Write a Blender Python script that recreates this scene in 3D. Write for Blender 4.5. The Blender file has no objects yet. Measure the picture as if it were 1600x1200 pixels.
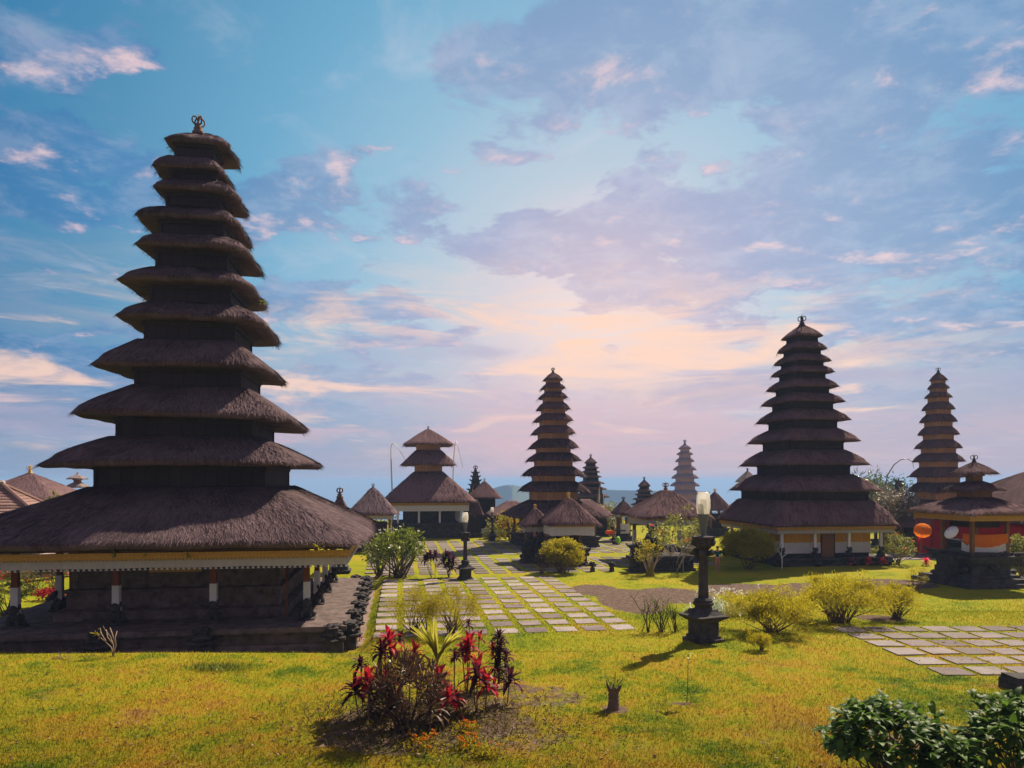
import bpy, math, random
import numpy as np
from mathutils import Vector, noise as mnoise

S = bpy.context.scene
C = S.collection
R = math.radians
pi = math.pi

# ---------------------------------------------------------------- camera, exposure
F, HZ, CAMZ = 1120.0, 752.0, 5.0          # focal length and horizon row in a 1600 px wide picture
cam_d = bpy.data.cameras.new("camera")
cam_d.sensor_width = 36.0
cam_d.lens = F / 1600 * 36
cam_d.shift_y = (HZ - 600) / 1600
cam_d.clip_start, cam_d.clip_end = 0.1, 200000
cam = bpy.data.objects.new("camera", cam_d)
cam.location, cam.rotation_euler = (0, 0, CAMZ), (R(90), 0, 0)
C.objects.link(cam)
S.camera = cam
S.render.engine = 'CYCLES'
S.cycles.use_denoising = True
S.cycles.max_bounces = 6
S.cycles.volume_bounces = 0
S.view_settings.view_transform = 'Standard'
S.view_settings.look = 'None'
S.view_settings.exposure = 0.9
S.view_settings.gamma = 1.0
SUN_AZ, SUN_EL = R(41), R(46)             # azimuth from +Y towards +X

# ---------------------------------------------------------------- node helper
class NT:
    def __init__(self, tree):
        self.t = tree
        for n in list(tree.nodes): tree.nodes.remove(n)
    def n(self, typ, **kw):
        node = self.t.nodes.new(typ)
        for k, v in kw.items():
            setattr(node, k, v)
        return node
    def put(self, sock, v):
        if isinstance(v, bpy.types.NodeSocket): self.t.links.new(v, sock)
        elif v is not None: sock.default_value = v
    def m(self, op, a, b=None, c=None, clamp=False):
        d = self.n('ShaderNodeMath', operation=op, use_clamp=clamp)
        self.put(d.inputs[0], a)
        if b is not None: self.put(d.inputs[1], b)
        if c is not None: self.put(d.inputs[2], c)
        return d.outputs[0]
    def vm(self, op, a, b=None):
        d = self.n('ShaderNodeVectorMath', operation=op)
        self.put(d.inputs[0], a)
        if b is not None: self.put(d.inputs[1], b)
        return d.outputs['Value'] if op in ('DOT_PRODUCT', 'LENGTH') else d.outputs[0]
    def step(self, x, lo, hi):
        d = self.n('ShaderNodeMapRange', interpolation_type='SMOOTHSTEP')
        self.put(d.inputs[0], x); self.put(d.inputs[1], lo); self.put(d.inputs[2], hi)
        return d.outputs[0]
    def mix(self, f, a, b, typ='MIX'):
        d = self.n('ShaderNodeMix', data_type='RGBA', blend_type=typ)
        self.put(d.inputs[0], f)
        for s, v in ((d.inputs[6], a), (d.inputs[7], b)):
            self.put(s, (*v, 1) if isinstance(v, tuple) and len(v) == 3 else v)
        return d.outputs[2]
    def ramp(self, x, stops, mode='LINEAR'):
        d = self.n('ShaderNodeValToRGB')
        d.color_ramp.interpolation = mode
        e = d.color_ramp.elements
        while len(e) < len(stops): e.new(0.5)
        for i, (p, c) in enumerate(stops):
            e[i].position = p; e[i].color = (*c, 1) if len(c) == 3 else c
        self.put(d.inputs[0], x)
        return d.outputs[0]
    def noise(self, vec, scale, detail=4, rough=.5, dist=0.0, out=0):
        d = self.n('ShaderNodeTexNoise')
        self.put(d.inputs['Vector'], vec)
        d.inputs['Scale'].default_value = scale
        d.inputs['Detail'].default_value = detail
        d.inputs['Roughness'].default_value = rough
        d.inputs['Distortion'].default_value = dist
        return d.outputs[out]
    def comb(self, x, y, z=0.0):
        d = self.n('ShaderNodeCombineXYZ')
        self.put(d.inputs[0], x); self.put(d.inputs[1], y); self.put(d.inputs[2], z)
        return d.outputs[0]
    def sep(self, v):
        d = self.n('ShaderNodeSeparateXYZ'); self.put(d.inputs[0], v)
        return d.outputs

# ---------------------------------------------------------------- sky
def px_dir(px, py):
    return Vector(((px - 800) / F, 1, (HZ - py) / F)).normalized()
def build_sky():
    w = bpy.data.worlds.new("World"); S.world = w; w.use_nodes = True
    t = NT(w.node_tree)
    d = t.n('ShaderNodeTexCoord').outputs['Generated']
    x, y, z = t.sep(d)[0:3]
    az = t.m('ARCTAN2', x, y)
    el = t.m('ARCSINE', z)
    # clear air: a pale rose glow low in the sky ahead, azure around it
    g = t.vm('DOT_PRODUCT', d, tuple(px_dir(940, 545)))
    base = t.ramp(g, [(0.0, (.34, .24, .32)), (.30, (.24, .22, .33)), (.55, (.03, .17, .37)), (.70, (.02, .18, .38)), (.80, (.075, .265, .445)),  # mauve behind the camera: unseen sky, added as fill for the shaded fronts
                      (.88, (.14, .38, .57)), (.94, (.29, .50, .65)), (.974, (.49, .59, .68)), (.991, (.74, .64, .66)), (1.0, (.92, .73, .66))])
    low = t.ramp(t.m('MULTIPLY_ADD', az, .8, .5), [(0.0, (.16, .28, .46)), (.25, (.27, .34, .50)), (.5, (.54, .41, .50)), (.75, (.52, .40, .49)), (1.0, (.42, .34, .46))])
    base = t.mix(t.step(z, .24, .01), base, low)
    nis = t.n('ShaderNodeTexSky', sky_type='NISHITA')
    nis.sun_disc = False; nis.sun_elevation = SUN_EL; nis.sun_rotation = SUN_AZ
    # clouds sit on a flat layer, so they crowd together towards the horizon
    k = t.m('DIVIDE', 1.0, t.m('ADD', t.m('MAXIMUM', z, 0.0), .16))
    p = t.comb(t.m('MULTIPLY', x, k), t.m('MULTIPLY', y, k), 3.7)
    n1 = t.noise(p, 2.6, 10, .60, .25)
    sh = t.vm('ADD', p, (.035, .06, 0.02))
    n2 = t.noise(sh, 2.6, 10, .60, .25)
    fine = t.noise(p, 6.5, 8, .66, .3)
    field = t.m('ADD', t.m('MULTIPLY_ADD', t.m('SUBTRACT', n1, .5), 1.9, .49), t.m('MULTIPLY', t.m('SUBTRACT', fine, .5), .22))
    def blob(f, px, py, sx, sy, amt):
        a, e = math.atan2((px - 800) / F, 1), math.asin(px_dir(px, py).z)
        u = t.m('MULTIPLY', t.m('SUBTRACT', az, a), F / sx)
        v = t.m('MULTIPLY', t.m('SUBTRACT', el, e), F / sy)
        q = t.m('ADD', t.m('MULTIPLY', u, u), t.m('MULTIPLY', v, v))
        return t.m('MULTIPLY_ADD', t.m('EXPONENT', t.m('MULTIPLY', q, -1.0)), amt, f)
    for b in ((40, 230, 170, 110, .16), (330, 330, 120, 130, .06), (610, 310, 170, 75, .20), (520, 430, 150, 70, .15), (940, 170, 100, 100, .13), (770, 70, 90, 35, .12),
              (1010, 360, 270, 75, .36), (1430, 310, 230, 150, .36), (1240, 50, 400, 85, .29), (60, 580, 260, 120, .22), (1250, 450, 200, 50, .22), (420, 600, 200, 60, .18), (160, 80, 90, 30, .10),
              (450, 110, 210, 90, -.16), (1120, 230, 110, 60, -.17), (860, 250, 60, 60, -.08), (640, 190, 160, 40, -.12), (280, 200, 160, 120, -.06), (1000, 520, 330, 60, -.06), (130, 380, 190, 45, -.18), (1360, 380, 60, 40, -.15), (1400, 470, 90, 30, -.10)):
        field = blob(field, *b)
    mask = t.step(field, .535, .66)
    mask = t.m('MULTIPLY', mask, t.step(z, .02, .16))
    body = t.ramp(g, [(.70, (.012, .14, .34)), (.80, (.05, .21, .44)), (.88, (.12, .26, .47)), (.945, (.25, .35, .54)), (.978, (.36, .39, .57)), (1.0, (.62, .50, .58))])
    body = t.mix(t.m('MULTIPLY', t.step(fine, .42, .66), .30), body, t.mix(.5, base, (.80, .74, .82)))
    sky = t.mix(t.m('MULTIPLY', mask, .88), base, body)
    lit = t.step(t.m('SUBTRACT', n1, n2), .03, .17)
    lit = t.m('MULTIPLY', lit, t.m('MULTIPLY', t.step(field, .54, .66), t.step(fine, .36, .60)))
    lit = t.m('MULTIPLY', lit, t.step(z, .06, .2))
    sky = t.mix(t.m('MULTIPLY', lit, .8), sky, (.90, .63, .61))
    # thin veil
    v = t.noise(p, 3.1, 7, .62, .8)
    sky = t.mix(t.m('MULTIPLY', t.step(v, .52, .75), .28), sky, (.72, .68, .76))
    # long low streaks
    q = t.comb(t.m('MULTIPLY', az, 3.0), t.m('MULTIPLY', el, 17.0), 1.3)
    s1 = t.noise(q, 1.6, 6, .55, .5)
    band = t.m('MULTIPLY', t.step(el, .015, .07), t.step(el, .30, .15))
    sk = t.m('MULTIPLY', t.step(s1, .52, .66), band)
    sky = t.mix(t.m('MULTIPLY', sk, .85), sky, (1.0, .66, .50))
    s2 = t.noise(t.vm('ADD', q, (4.1, 7.7, 2.0)), 1.1, 6, .55, .4)
    sk2 = t.m('MULTIPLY', t.step(s2, .50, .68), t.m('MULTIPLY', t.step(el, .0, .05), t.step(el, .28, .12)))
    sky = t.mix(t.m('MULTIPLY', sk2, .7), sky, (.40, .37, .52))
    # warm belt low in the sky ahead
    w1 = blob(0.0, 760, 505, 420, 60, 1.0); w2 = blob(w1, 1080, 560, 330, 50, .8)
    s3 = t.noise(t.vm('ADD', q, (9.3, 1.7, 5.0)), 1.5, 8, .62, .8)
    sky = t.mix(t.m('MULTIPLY', t.m('MULTIPLY', w2, t.step(s3, .44, .66)), .85), sky, (1.05, .66, .46))
    w3 = blob(0.0, 800, 690, 620, 70, 1.0)
    sky = t.mix(t.m('MULTIPLY', t.m('MULTIPLY', w3, t.step(s3, .60, .42)), .6), sky, (.74, .45, .50))
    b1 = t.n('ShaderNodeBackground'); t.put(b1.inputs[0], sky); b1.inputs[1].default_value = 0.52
    b2 = t.n('ShaderNodeBackground'); t.put(b2.inputs[0], nis.outputs[0]); b2.inputs[1].default_value = 0.006
    a = t.n('ShaderNodeAddShader')
    t.put(a.inputs[0], b1.outputs[0]); t.put(a.inputs[1], b2.outputs[0])
    o = t.n('ShaderNodeOutputWorld'); t.put(o.inputs[0], a.outputs[0])
    w.cycles.sampling_method = 'MANUAL'; w.cycles.sample_map_resolution = 512
build_sky()
sun_d = bpy.data.lights.new("sun", 'SUN')
sun_d.energy, sun_d.angle, sun_d.color = 5.0, R(0.5), (1.0, .85, .64)
sun = bpy.data.objects.new("sun", sun_d)
sun.rotation_euler = (R(90) - SUN_EL, 0, pi - SUN_AZ)
C.objects.link(sun)

# ---------------------------------------------------------------- scene helpers
def tag(o, label=None, cat=None, group=None, kind=None):
    if label: o['label'] = label
    if cat: o['category'] = cat
    if group: o['group'] = group
    if kind: o['kind'] = kind
    return o
def empty(name, loc, rz, label, cat, group=None):
    o = bpy.data.objects.new(name, None)
    o.empty_display_size = .3
    o.location = loc; o.rotation_euler = (0, 0, rz)
    C.objects.link(o)
    return tag(o, label, cat, group)
def copy_tree(o, parent=None):
    c = o.copy(); C.objects.link(c)
    if parent: c.parent = parent
    for ch in list(o.children): copy_tree(ch, c)
    return c

class MB:
    """collects vertices and faces, then links them as one mesh object"""
    def __init__(s): s.v, s.f, s.uv = [], [], None
    def add(s, vs, fs):
        b = len(s.v); s.v.extend(vs); s.f.extend([tuple(i + b for i in f) for f in fs])
    def box(s, x0, x1, y0, y1, z0, z1, top=1.0):
        cx, cy = (x0 + x1) / 2, (y0 + y1) / 2
        q = lambda x, c: c + (x - c) * top
        s.add([(x0, y0, z0), (x1, y0, z0), (x1, y1, z0), (x0, y1, z0),
               (q(x0, cx), q(y0, cy), z1), (q(x1, cx), q(y0, cy), z1), (q(x1, cx), q(y1, cy), z1), (q(x0, cx), q(y1, cy), z1)],
              [(0, 3, 2, 1), (4, 5, 6, 7), (0, 1, 5, 4), (1, 2, 6, 5), (2, 3, 7, 6), (3, 0, 4, 7)])
    def sq(s, cx, cy, prof, bottom=True):
        """stack of square sections [(half, z)...]"""
        b = len(s.v)
        for h, z in prof:
            s.v.extend([(cx - h, cy - h, z), (cx + h, cy - h, z), (cx + h, cy + h, z), (cx - h, cy + h, z)])
        n = len(prof)
        for i in range(n - 1):
            for j in range(4):
                k = (j + 1) % 4
                s.f.append((b + i * 4 + j, b + i * 4 + k, b + i * 4 + 4 + k, b + i * 4 + 4 + j))
        if bottom: s.f.append((b + 3, b + 2, b + 1, b))
        e = b + (n - 1) * 4
        s.f.append((e, e + 1, e + 2, e + 3))
    def lathe(s, cx, cy, prof, n=16, a0=0.0):
        b = len(s.v)
        for r, z in prof:
            for i in range(n):
                a = a0 + 2 * pi * i / n
                s.v.append((cx + r * math.cos(a), cy + r * math.sin(a), z))
        for k in range(len(prof) - 1):
            for i in range(n):
                j = (i + 1) % n
                s.f.append((b + k * n + i, b + k * n + j, b + k * n + n + j, b + k * n + n + i))
        s.f.append(tuple(b + n - 1 - i for i in range(n)))
        s.f.append(tuple(b + (len(prof) - 1) * n + i for i in range(n)))
    def tube(s, pts, rad, n=6):
        pts = [Vector(p) for p in pts]
        if not hasattr(rad, '__len__'): rad = [rad] * len(pts)
        b = len(s.v)
        up = Vector((.31, .17, .93)).normalized()
        for i, p in enumerate(pts):
            d = (pts[min(i + 1, len(pts) - 1)] - pts[max(i - 1, 0)])
            d = d.normalized() if d.length > 1e-9 else Vector((0, 0, 1))
            e = d.cross(up)
            if e.length < .05: e = d.cross(Vector((1, 0, 0)))
            e.normalize(); g = d.cross(e)
            for j in range(n):
                a = 2 * pi * j / n
                s.v.append(tuple(p + (e * math.cos(a) + g * math.sin(a)) * rad[i]))
        for i in range(len(pts) - 1):
            for j in range(n):
                k = (j + 1) % n
                s.f.append((b + i * n + j, b + i * n + k, b + i * n + n + k, b + i * n + n + j))
        s.f.append(tuple(b + n - 1 - j for j in range(n)))
        s.f.append(tuple(b + (len(pts) - 1) * n + j for j in range(n)))
    def blob(s, c, r, amp=.25, seed=0, sub=2, freq=2.2):
        """lumpy ball, for carved stone"""
        vs, fs = ico(sub)
        out = []
        for p in vs:
            q = Vector(p)
            k = 1 + amp * mnoise.noise(q * freq + Vector((seed * 7.3, seed * 3.1, 1.7)))
            out.append((c[0] + q.x * r[0] * k, c[1] + q.y * r[1] * k, c[2] + q.z * r[2] * k))
        s.add(out, fs)
    def leaf(s, p, d, L, W, droop=.4, n=4, fold=.25, up=(0, 0, 1), twist=0.0):
        """one lance-shaped leaf, folded along its midrib and bending down"""
        p, d = Vector(p), Vector(d).normalized()
        side = d.cross(Vector(up))
        if side.length < .05: side = d.cross(Vector((1, 0, 0)))
        side.normalize(); nrm = side.cross(d)
        if twist:
            side = side * math.cos(twist) + nrm * math.sin(twist); nrm = side.cross(d)
        b = len(s.v); st = L / n
        for i in range(n + 1):
            t = i / n
            w = W * .5 * (math.sin(pi * min(1, .12 + .88 * t)) ** .75 if i < n else .03)
            s.v.append(tuple(p - side * w + nrm * w * fold)); s.v.append(tuple(p)); s.v.append(tuple(p + side * w + nrm * w * fold))
            dd = (d + Vector((0, 0, -1)) * droop * (t + .15)).normalized()
            nrm = side.cross(dd); p = p + dd * st
            d = d.lerp(dd, .6)
        for i in range(n):
            q = b + i * 3
            s.f.append((q, q + 1, q + 4, q + 3)); s.f.append((q + 1, q + 2, q + 5, q + 4))
    def rhombs(s, P, D, L, W, rng, bend=.15):
        """many small diamond leaves at once (numpy arrays)"""
        n = len(P)
        D = D / np.linalg.norm(D, axis=1, keepdims=True)
        U = rng.normal(size=(n, 3)); Sd = np.cross(D, U); Sd /= np.linalg.norm(Sd, axis=1, keepdims=True) + 1e-9
        N = np.cross(Sd, D)
        L = np.broadcast_to(L, (n,)).reshape(n, 1); W = np.broadcast_to(W, (n,)).reshape(n, 1)
        a = P; m = P + D * L * .45 + N * L * bend; e = P + D * L
        V = np.stack([a, m + Sd * W / 2, e, m - Sd * W / 2], 1).reshape(-1, 3)
        b = len(s.v)
        s.v.extend(map(tuple, V.tolist()))
        s.f.extend([(b + 4 * i, b + 4 * i + 1, b + 4 * i + 2, b + 4 * i + 3) for i in range(n)])
    def build(s, name, mat, parent=None, smooth=False, jitter=0.0, loc=None):
        me = bpy.data.meshes.new(name)
        v = s.v
        if jitter:
            v = [tuple(Vector(p) + mnoise.noise_vector(Vector(p) * 2.3) * jitter) for p in v]
        me.from_pydata(v, [], s.f)
        if s.uv is not None:
            ul = me.uv_layers.new(name="UVMap")
            ul.data.foreach_set('uv', np.asarray(s.uv, dtype=np.float32).ravel())
        me.materials.append(mat)
        if smooth: me.polygons.foreach_set('use_smooth', [True] * len(me.polygons))
        me.update()
        o = bpy.data.objects.new(name, me)
        C.objects.link(o)
        if parent: o.parent = parent
        if loc: o.location = loc
        return o
_ico = {}
def ico(sub):
    if sub in _ico: return _ico[sub]
    t = (1 + 5 ** .5) / 2
    v = [Vector(p).normalized() for p in ((-1, t, 0), (1, t, 0), (-1, -t, 0), (1, -t, 0), (0, -1, t), (0, 1, t), (0, -1, -t), (0, 1, -t), (t, 0, -1), (t, 0, 1), (-t, 0, -1), (-t, 0, 1))]
    f = [(0, 11, 5), (0, 5, 1), (0, 1, 7), (0, 7, 10), (0, 10, 11), (1, 5, 9), (5, 11, 4), (11, 10, 2), (10, 7, 6), (7, 1, 8), (3, 9, 4), (3, 4, 2), (3, 2, 6), (3, 6, 8), (3, 8, 9), (4, 9, 5), (2, 4, 11), (6, 2, 10), (8, 6, 7), (9, 8, 1)]
    for _ in range(sub):
        cache, nf = {}, []
        def mid(a, b):
            k = (min(a, b), max(a, b))
            if k not in cache: v.append(((v[a] + v[b]) / 2).normalized()); cache[k] = len(v) - 1
            return cache[k]
        for a, b, c in f:
            x, y, z = mid(a, b), mid(b, c), mid(c, a)
            nf += [(a, x, z), (b, y, x), (c, z, y), (x, y, z)]
        f = nf
    _ico[sub] = ([tuple(p) for p in v], f)
    return _ico[sub]

# ---------------------------------------------------------------- materials
def material(name, fn, **kw):
    m = bpy.data.materials.new(name); m.use_nodes = True
    t = NT(m.node_tree)
    o = t.n('ShaderNodeOutputMaterial')
    t.put(o.inputs[0], fn(t, **kw))
    return m
def pbsdf(t, col, rough=.8, bump=None, bstr=.4, bdist=.02, spec=.3, metal=0.0):
    b = t.n('ShaderNodeBsdfPrincipled')
    t.put(b.inputs['Base Color'], (*col, 1) if isinstance(col, tuple) else col)
    t.put(b.inputs['Roughness'], rough); b.inputs['Specular IOR Level'].default_value = spec
    b.inputs['Metallic'].default_value = metal
    if bump is not None:
        u = t.n('ShaderNodeBump'); u.inputs['Strength'].default_value = bstr; u.inputs['Distance'].default_value = bdist
        t.put(u.inputs['Height'], bump); t.put(b.inputs['Normal'], u.outputs[0])
    return b.outputs[0]
def rnd(t): return t.n('ShaderNodeNewGeometry').outputs['Random Per Island']
def objc(t): return t.n('ShaderNodeTexCoord').outputs['Object']
def m_thatch(t, c1=(.030, .019, .023), c2=(.17, .118, .126), moss=.22):
    uv = t.n('ShaderNodeTexCoord').outputs['UV']
    st = t.n('ShaderNodeMapping'); t.put(st.inputs[0], uv); st.inputs['Scale'].default_value = (34, 2.6, 1)
    n = t.noise(st.outputs[0], 1.0, 5, .65, .4)
    st2 = t.n('ShaderNodeMapping'); t.put(st2.inputs[0], uv); st2.inputs['Scale'].default_value = (9, 1.1, 1)
    n2 = t.noise(st2.outputs[0], 1.0, 4, .6, .6)
    big = t.noise(objc(t), .8, 4, .6)
    f = t.m('ADD', t.m('MULTIPLY', n, .55), t.m('ADD', t.m('MULTIPLY', n2, .3), t.m('MULTIPLY', t.m('SUBTRACT', rnd(t), .2), .55)))
    f = t.m('ADD', f, t.m('MULTIPLY', t.m('SUBTRACT', big, .5), .7))
    col = t.ramp(f, [(.25, c1), (.55, tuple((a + b) / 2 for a, b in zip(c1, c2))), (.85, c2)])
    if moss:
        col = t.mix(t.m('MULTIPLY', t.step(t.noise(objc(t), 1.7, 5, .7), .58, .75), moss), col, (.16, .14, .05))
    return pbsdf(t, col, .95, t.m('ADD', n, n2), .9, .06, .05)
def m_stone(t, c1=(.022, .019, .020), c2=(.085, .074, .072), lich=.35, scale=3.0):
    n = t.noise(objc(t), scale, 8, .65, .3)
    n2 = t.noise(objc(t), scale * 7, 4, .6)
    col = t.ramp(n, [(.3, c1), (.5, tuple((a + b) / 2 for a, b in zip(c1, c2))), (.72, c2)])
    col = t.mix(t.m('MULTIPLY', t.step(t.noise(objc(t), scale * 2.3, 6, .7), .6, .7), lich), col, (.17, .16, .12))
    return pbsdf(t, col, .92, t.m('ADD', n, t.m('MULTIPLY', n2, .6)), .8, .05, .2)
def m_plain(t, col=(.5, .5, .5), var=.25, rough=.8, scale=6.0, spec=.25, bstr=.25, metal=0.0):
    n = t.noise(objc(t), scale, 5, .6)
    c = t.mix(n, tuple(a * (1 - var) for a in col), tuple(min(1, a * (1 + var)) for a in col))
    return pbsdf(t, c, rough, n, bstr, .02, spec, metal)
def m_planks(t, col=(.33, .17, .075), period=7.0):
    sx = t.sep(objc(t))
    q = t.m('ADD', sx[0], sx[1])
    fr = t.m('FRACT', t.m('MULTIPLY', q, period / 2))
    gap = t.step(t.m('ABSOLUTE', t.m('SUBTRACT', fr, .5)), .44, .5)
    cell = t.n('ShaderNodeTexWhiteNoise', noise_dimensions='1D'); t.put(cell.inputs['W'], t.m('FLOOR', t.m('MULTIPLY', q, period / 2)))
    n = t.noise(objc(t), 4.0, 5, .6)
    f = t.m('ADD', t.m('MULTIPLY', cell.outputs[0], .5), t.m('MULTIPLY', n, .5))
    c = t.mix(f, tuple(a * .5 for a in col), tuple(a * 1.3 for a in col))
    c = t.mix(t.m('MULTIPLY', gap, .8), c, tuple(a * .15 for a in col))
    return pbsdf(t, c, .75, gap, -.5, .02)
def m_leaf(t, c1=(.03, .08, .01), c2=(.12, .20, .02), trans=.45, gloss=.35, rough=.4, scale=1.2):
    f = t.m('ADD', t.m('MULTIPLY', rnd(t), .7), t.m('MULTIPLY', t.noise(objc(t), scale, 3, .5), .5))
    col = t.ramp(f, [(.2, c1), (.95, c2)])
    b = pbsdf(t, col, rough, spec=gloss)
    tr = t.n('ShaderNodeBsdfTranslucent'); t.put(tr.inputs[0], t.mix(.5, col, c2))
    mx = t.n('ShaderNodeMixShader'); mx.inputs[0].default_value = trans
    t.put(mx.inputs[1], b); t.put(mx.inputs[2], tr.outputs[0])
    return mx.outputs[0]
def m_cloth(t, col=(.7, .7, .72), trans=.25, var=.12):
    n = t.noise(objc(t), 5.0, 5, .6)
    c = t.mix(n, tuple(a * (1 - var) for a in col), tuple(min(1, a * (1 + var)) for a in col))
    b = pbsdf(t, c, .9, n, .15, .01, .1)
    tr = t.n('ShaderNodeBsdfTranslucent'); t.put(tr.inputs[0], c)
    mx = t.n('ShaderNodeMixShader'); mx.inputs[0].default_value = trans
    t.put(mx.inputs[1], b); t.put(mx.inputs[2], tr.outputs[0])
    return mx.outputs[0]
def m_gold(t, col=(.62, .33, .04)):
    p = objc(t)
    sx = t.sep(p)
    q = t.comb(t.m('MULTIPLY', t.m('ADD', sx[0], sx[1]), 9.0), t.m('MULTIPLY', sx[2], 9.0))
    v = t.n('ShaderNodeTexVoronoi'); t.put(v.inputs['Vector'], q); v.inputs['Scale'].default_value = 1.0; v.inputs['Randomness'].default_value = .35
    dots = t.step(v.outputs['Distance'], .18, .34)
    n = t.noise(p, 4.0, 4, .6)
    c = t.mix(t.m('MULTIPLY', dots, .45), col, tuple(a * .3 for a in col))
    c = t.mix(t.m('MULTIPLY', n, .5), c, tuple(a * .5 for a in col))
    return pbsdf(t, c, .6, t.m('SUBTRACT', 1.0, dots), .5, .02, .4)
def m_glass(t):
    b = t.n('ShaderNodeBsdfPrincipled')
    b.inputs['Base Color'].default_value = (.86, .84, .78, 1)
    b.inputs['Roughness'].default_value = .2
    tr = t.n('ShaderNodeBsdfTranslucent'); tr.inputs[0].default_value = (.95, .92, .84, 1)
    tp = t.n('ShaderNodeBsdfTransparent'); tp.inputs[0].default_value = (.96, .95, .92, 1)
    m1 = t.n('ShaderNodeMixShader'); m1.inputs[0].default_value = .55; t.put(m1.inputs[1], b.outputs[0]); t.put(m1.inputs[2], tr.outputs[0])
    m2 = t.n('ShaderNodeMixShader'); m2.inputs[0].default_value = .42; t.put(m2.inputs[1], m1.outputs[0]); t.put(m2.inputs[2], tp.outputs[0])
    return m2.outputs[0]

M = {}
M['thatch'] = material('thatch', m_thatch)
M['thatch_moss'] = material('thatch_moss', m_thatch, moss=.35)
M['thatch_brown'] = material('thatch_brown', m_thatch, c1=(.034, .018, .021), c2=(.155, .092, .094))
M['thatch_pale'] = material('thatch_pale', m_thatch, c1=(.12, .09, .085), c2=(.30, .235, .22))
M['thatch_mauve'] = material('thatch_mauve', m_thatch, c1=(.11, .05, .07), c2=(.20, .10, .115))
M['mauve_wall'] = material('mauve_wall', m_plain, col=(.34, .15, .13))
M['tile'] = material('tile', m_thatch, c1=(.13, .075, .065), c2=(.28, .175, .155))
M['stone'] = material('stone', m_stone)
M['stone_brown'] = material('stone_brown', m_stone, c1=(.050, .036, .034), c2=(.19, .14, .13), lich=.2)
M['stone_pale'] = material('stone_pale', m_stone, c1=(.20, .15, .14), c2=(.50, .40, .36), lich=.1, scale=2.0)
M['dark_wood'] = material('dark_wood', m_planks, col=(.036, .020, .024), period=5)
M['tan_wood'] = material('tan_wood', m_planks, col=(.50, .25, .13), period=6)
M['red_wood'] = material('red_wood', m_plain, col=(.17, .05, .024))
M['brown_wood'] = material('brown_wood', m_plain, col=(.20, .095, .04))
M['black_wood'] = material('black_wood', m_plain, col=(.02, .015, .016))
M['gold'] = material('gold', m_gold)
M['gold_plain'] = material('gold_plain', m_plain, col=(.55, .33, .05), rough=.5)
M['white_cloth'] = material('white_cloth', m_cloth)
M['grey_cloth'] = material('grey_cloth', m_cloth, col=(.48, .46, .48))
M['yellow_cloth'] = material('yellow_cloth', m_cloth, col=(.85, .42, .02), trans=.35)
M['orange_cloth'] = material('orange_cloth', m_cloth, col=(.85, .22, .02), trans=.35)
M['red_cloth'] = material('red_cloth', m_cloth, col=(.55, .02, .03), trans=.3)
M['white_paint'] = material('white_paint', m_plain, col=(.72, .72, .75), var=.08, rough=.6)
M['glass'] = material('glass', m_glass)
M['lamp_core'] = material('lamp_core', m_plain, col=(.62, .55, .45), var=.1, rough=.5)
M['grey_metal'] = material('grey_metal', m_plain, col=(.11, .12, .135), var=.15, rough=.5, spec=.4)
M['bark'] = material('bark', m_plain, col=(.13, .085, .06), var=.5, scale=9)
M['bark_pale'] = material('bark_pale', m_plain, col=(.42, .34, .28), var=.35, scale=9)
M['bark_dark'] = material('bark_dark', m_plain, col=(.05, .03, .027), var=.4, scale=9)
M['leaf_gold'] = material('leaf_gold', m_leaf, c1=(.085, .10, .006), c2=(.50, .41, .018), trans=.58, gloss=.15, rough=.6)
M['leaf_olive'] = material('leaf_olive', m_leaf, c1=(.12, .11, .008), c2=(.44, .36, .02), trans=.55, gloss=.15, rough=.6)
M['leaf_green'] = material('leaf_green', m_leaf, c1=(.035, .07, .008), c2=(.22, .26, .025))
M['leaf_mid'] = material('leaf_mid', m_leaf, c1=(.06, .07, .012), c2=(.30, .30, .06))
M['leaf_gloss'] = material('leaf_gloss', m_leaf, c1=(.016, .045, .006), c2=(.11, .20, .02), trans=.4, gloss=.16, rough=.5)
M['leaf_maroon'] = material('leaf_maroon', m_leaf, c1=(.024, .006, .012), c2=(.095, .018, .03), trans=.35, gloss=.12, rough=.55)
M['leaf_red'] = material('leaf_red', m_leaf, c1=(.13, .008, .018), c2=(.50, .022, .035), trans=.5, gloss=.12)
M['leaf_bronze'] = material('leaf_bronze', m_leaf, c1=(.03, .016, .012), c2=(.11, .06, .03), trans=.3, gloss=.35)
M['leaf_palm'] = material('leaf_palm', m_leaf, c1=(.22, .24, .02), c2=(.62, .56, .08), trans=.5, gloss=.35)
M['leaf_stripe'] = material('leaf_stripe', m_leaf, c1=(.10, .18, .05), c2=(.62, .66, .48), trans=.35, gloss=.4)
M['leaf_far'] = material('leaf_far', m_leaf, c1=(.03, .05, .015), c2=(.12, .15, .05), trans=.35)
M['leaf_frangi'] = material('leaf_frangi', m_leaf, c1=(.06, .05, .03), c2=(.24, .19, .12), trans=.35)
M['petal_white'] = material('petal_white', m_leaf, c1=(.6, .58, .52), c2=(.85, .82, .75), trans=.3)
M['petal_red'] = material('petal_red', m_leaf, c1=(.55, .02, .02), c2=(.85, .08, .03), trans=.4)
M['petal_pink'] = material('petal_pink', m_leaf, c1=(.60, .02, .06), c2=(.85, .06, .12), trans=.4)
M['petal_orange'] = material('petal_orange', m_leaf, c1=(.38, .09, .005), c2=(.80, .30, .01), trans=.35)
M['skin'] = material('skin', m_plain, col=(.42, .22, .15), var=.06, rough=.55)
M['hair'] = material('hair', m_plain, col=(.02, .015, .014), var=.2, rough=.5)
M['teal'] = material('teal', m_cloth, col=(.015, .10, .10), trans=.05)
M['peach'] = material('peach', m_cloth, col=(.62, .28, .17), trans=.1)
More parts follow.
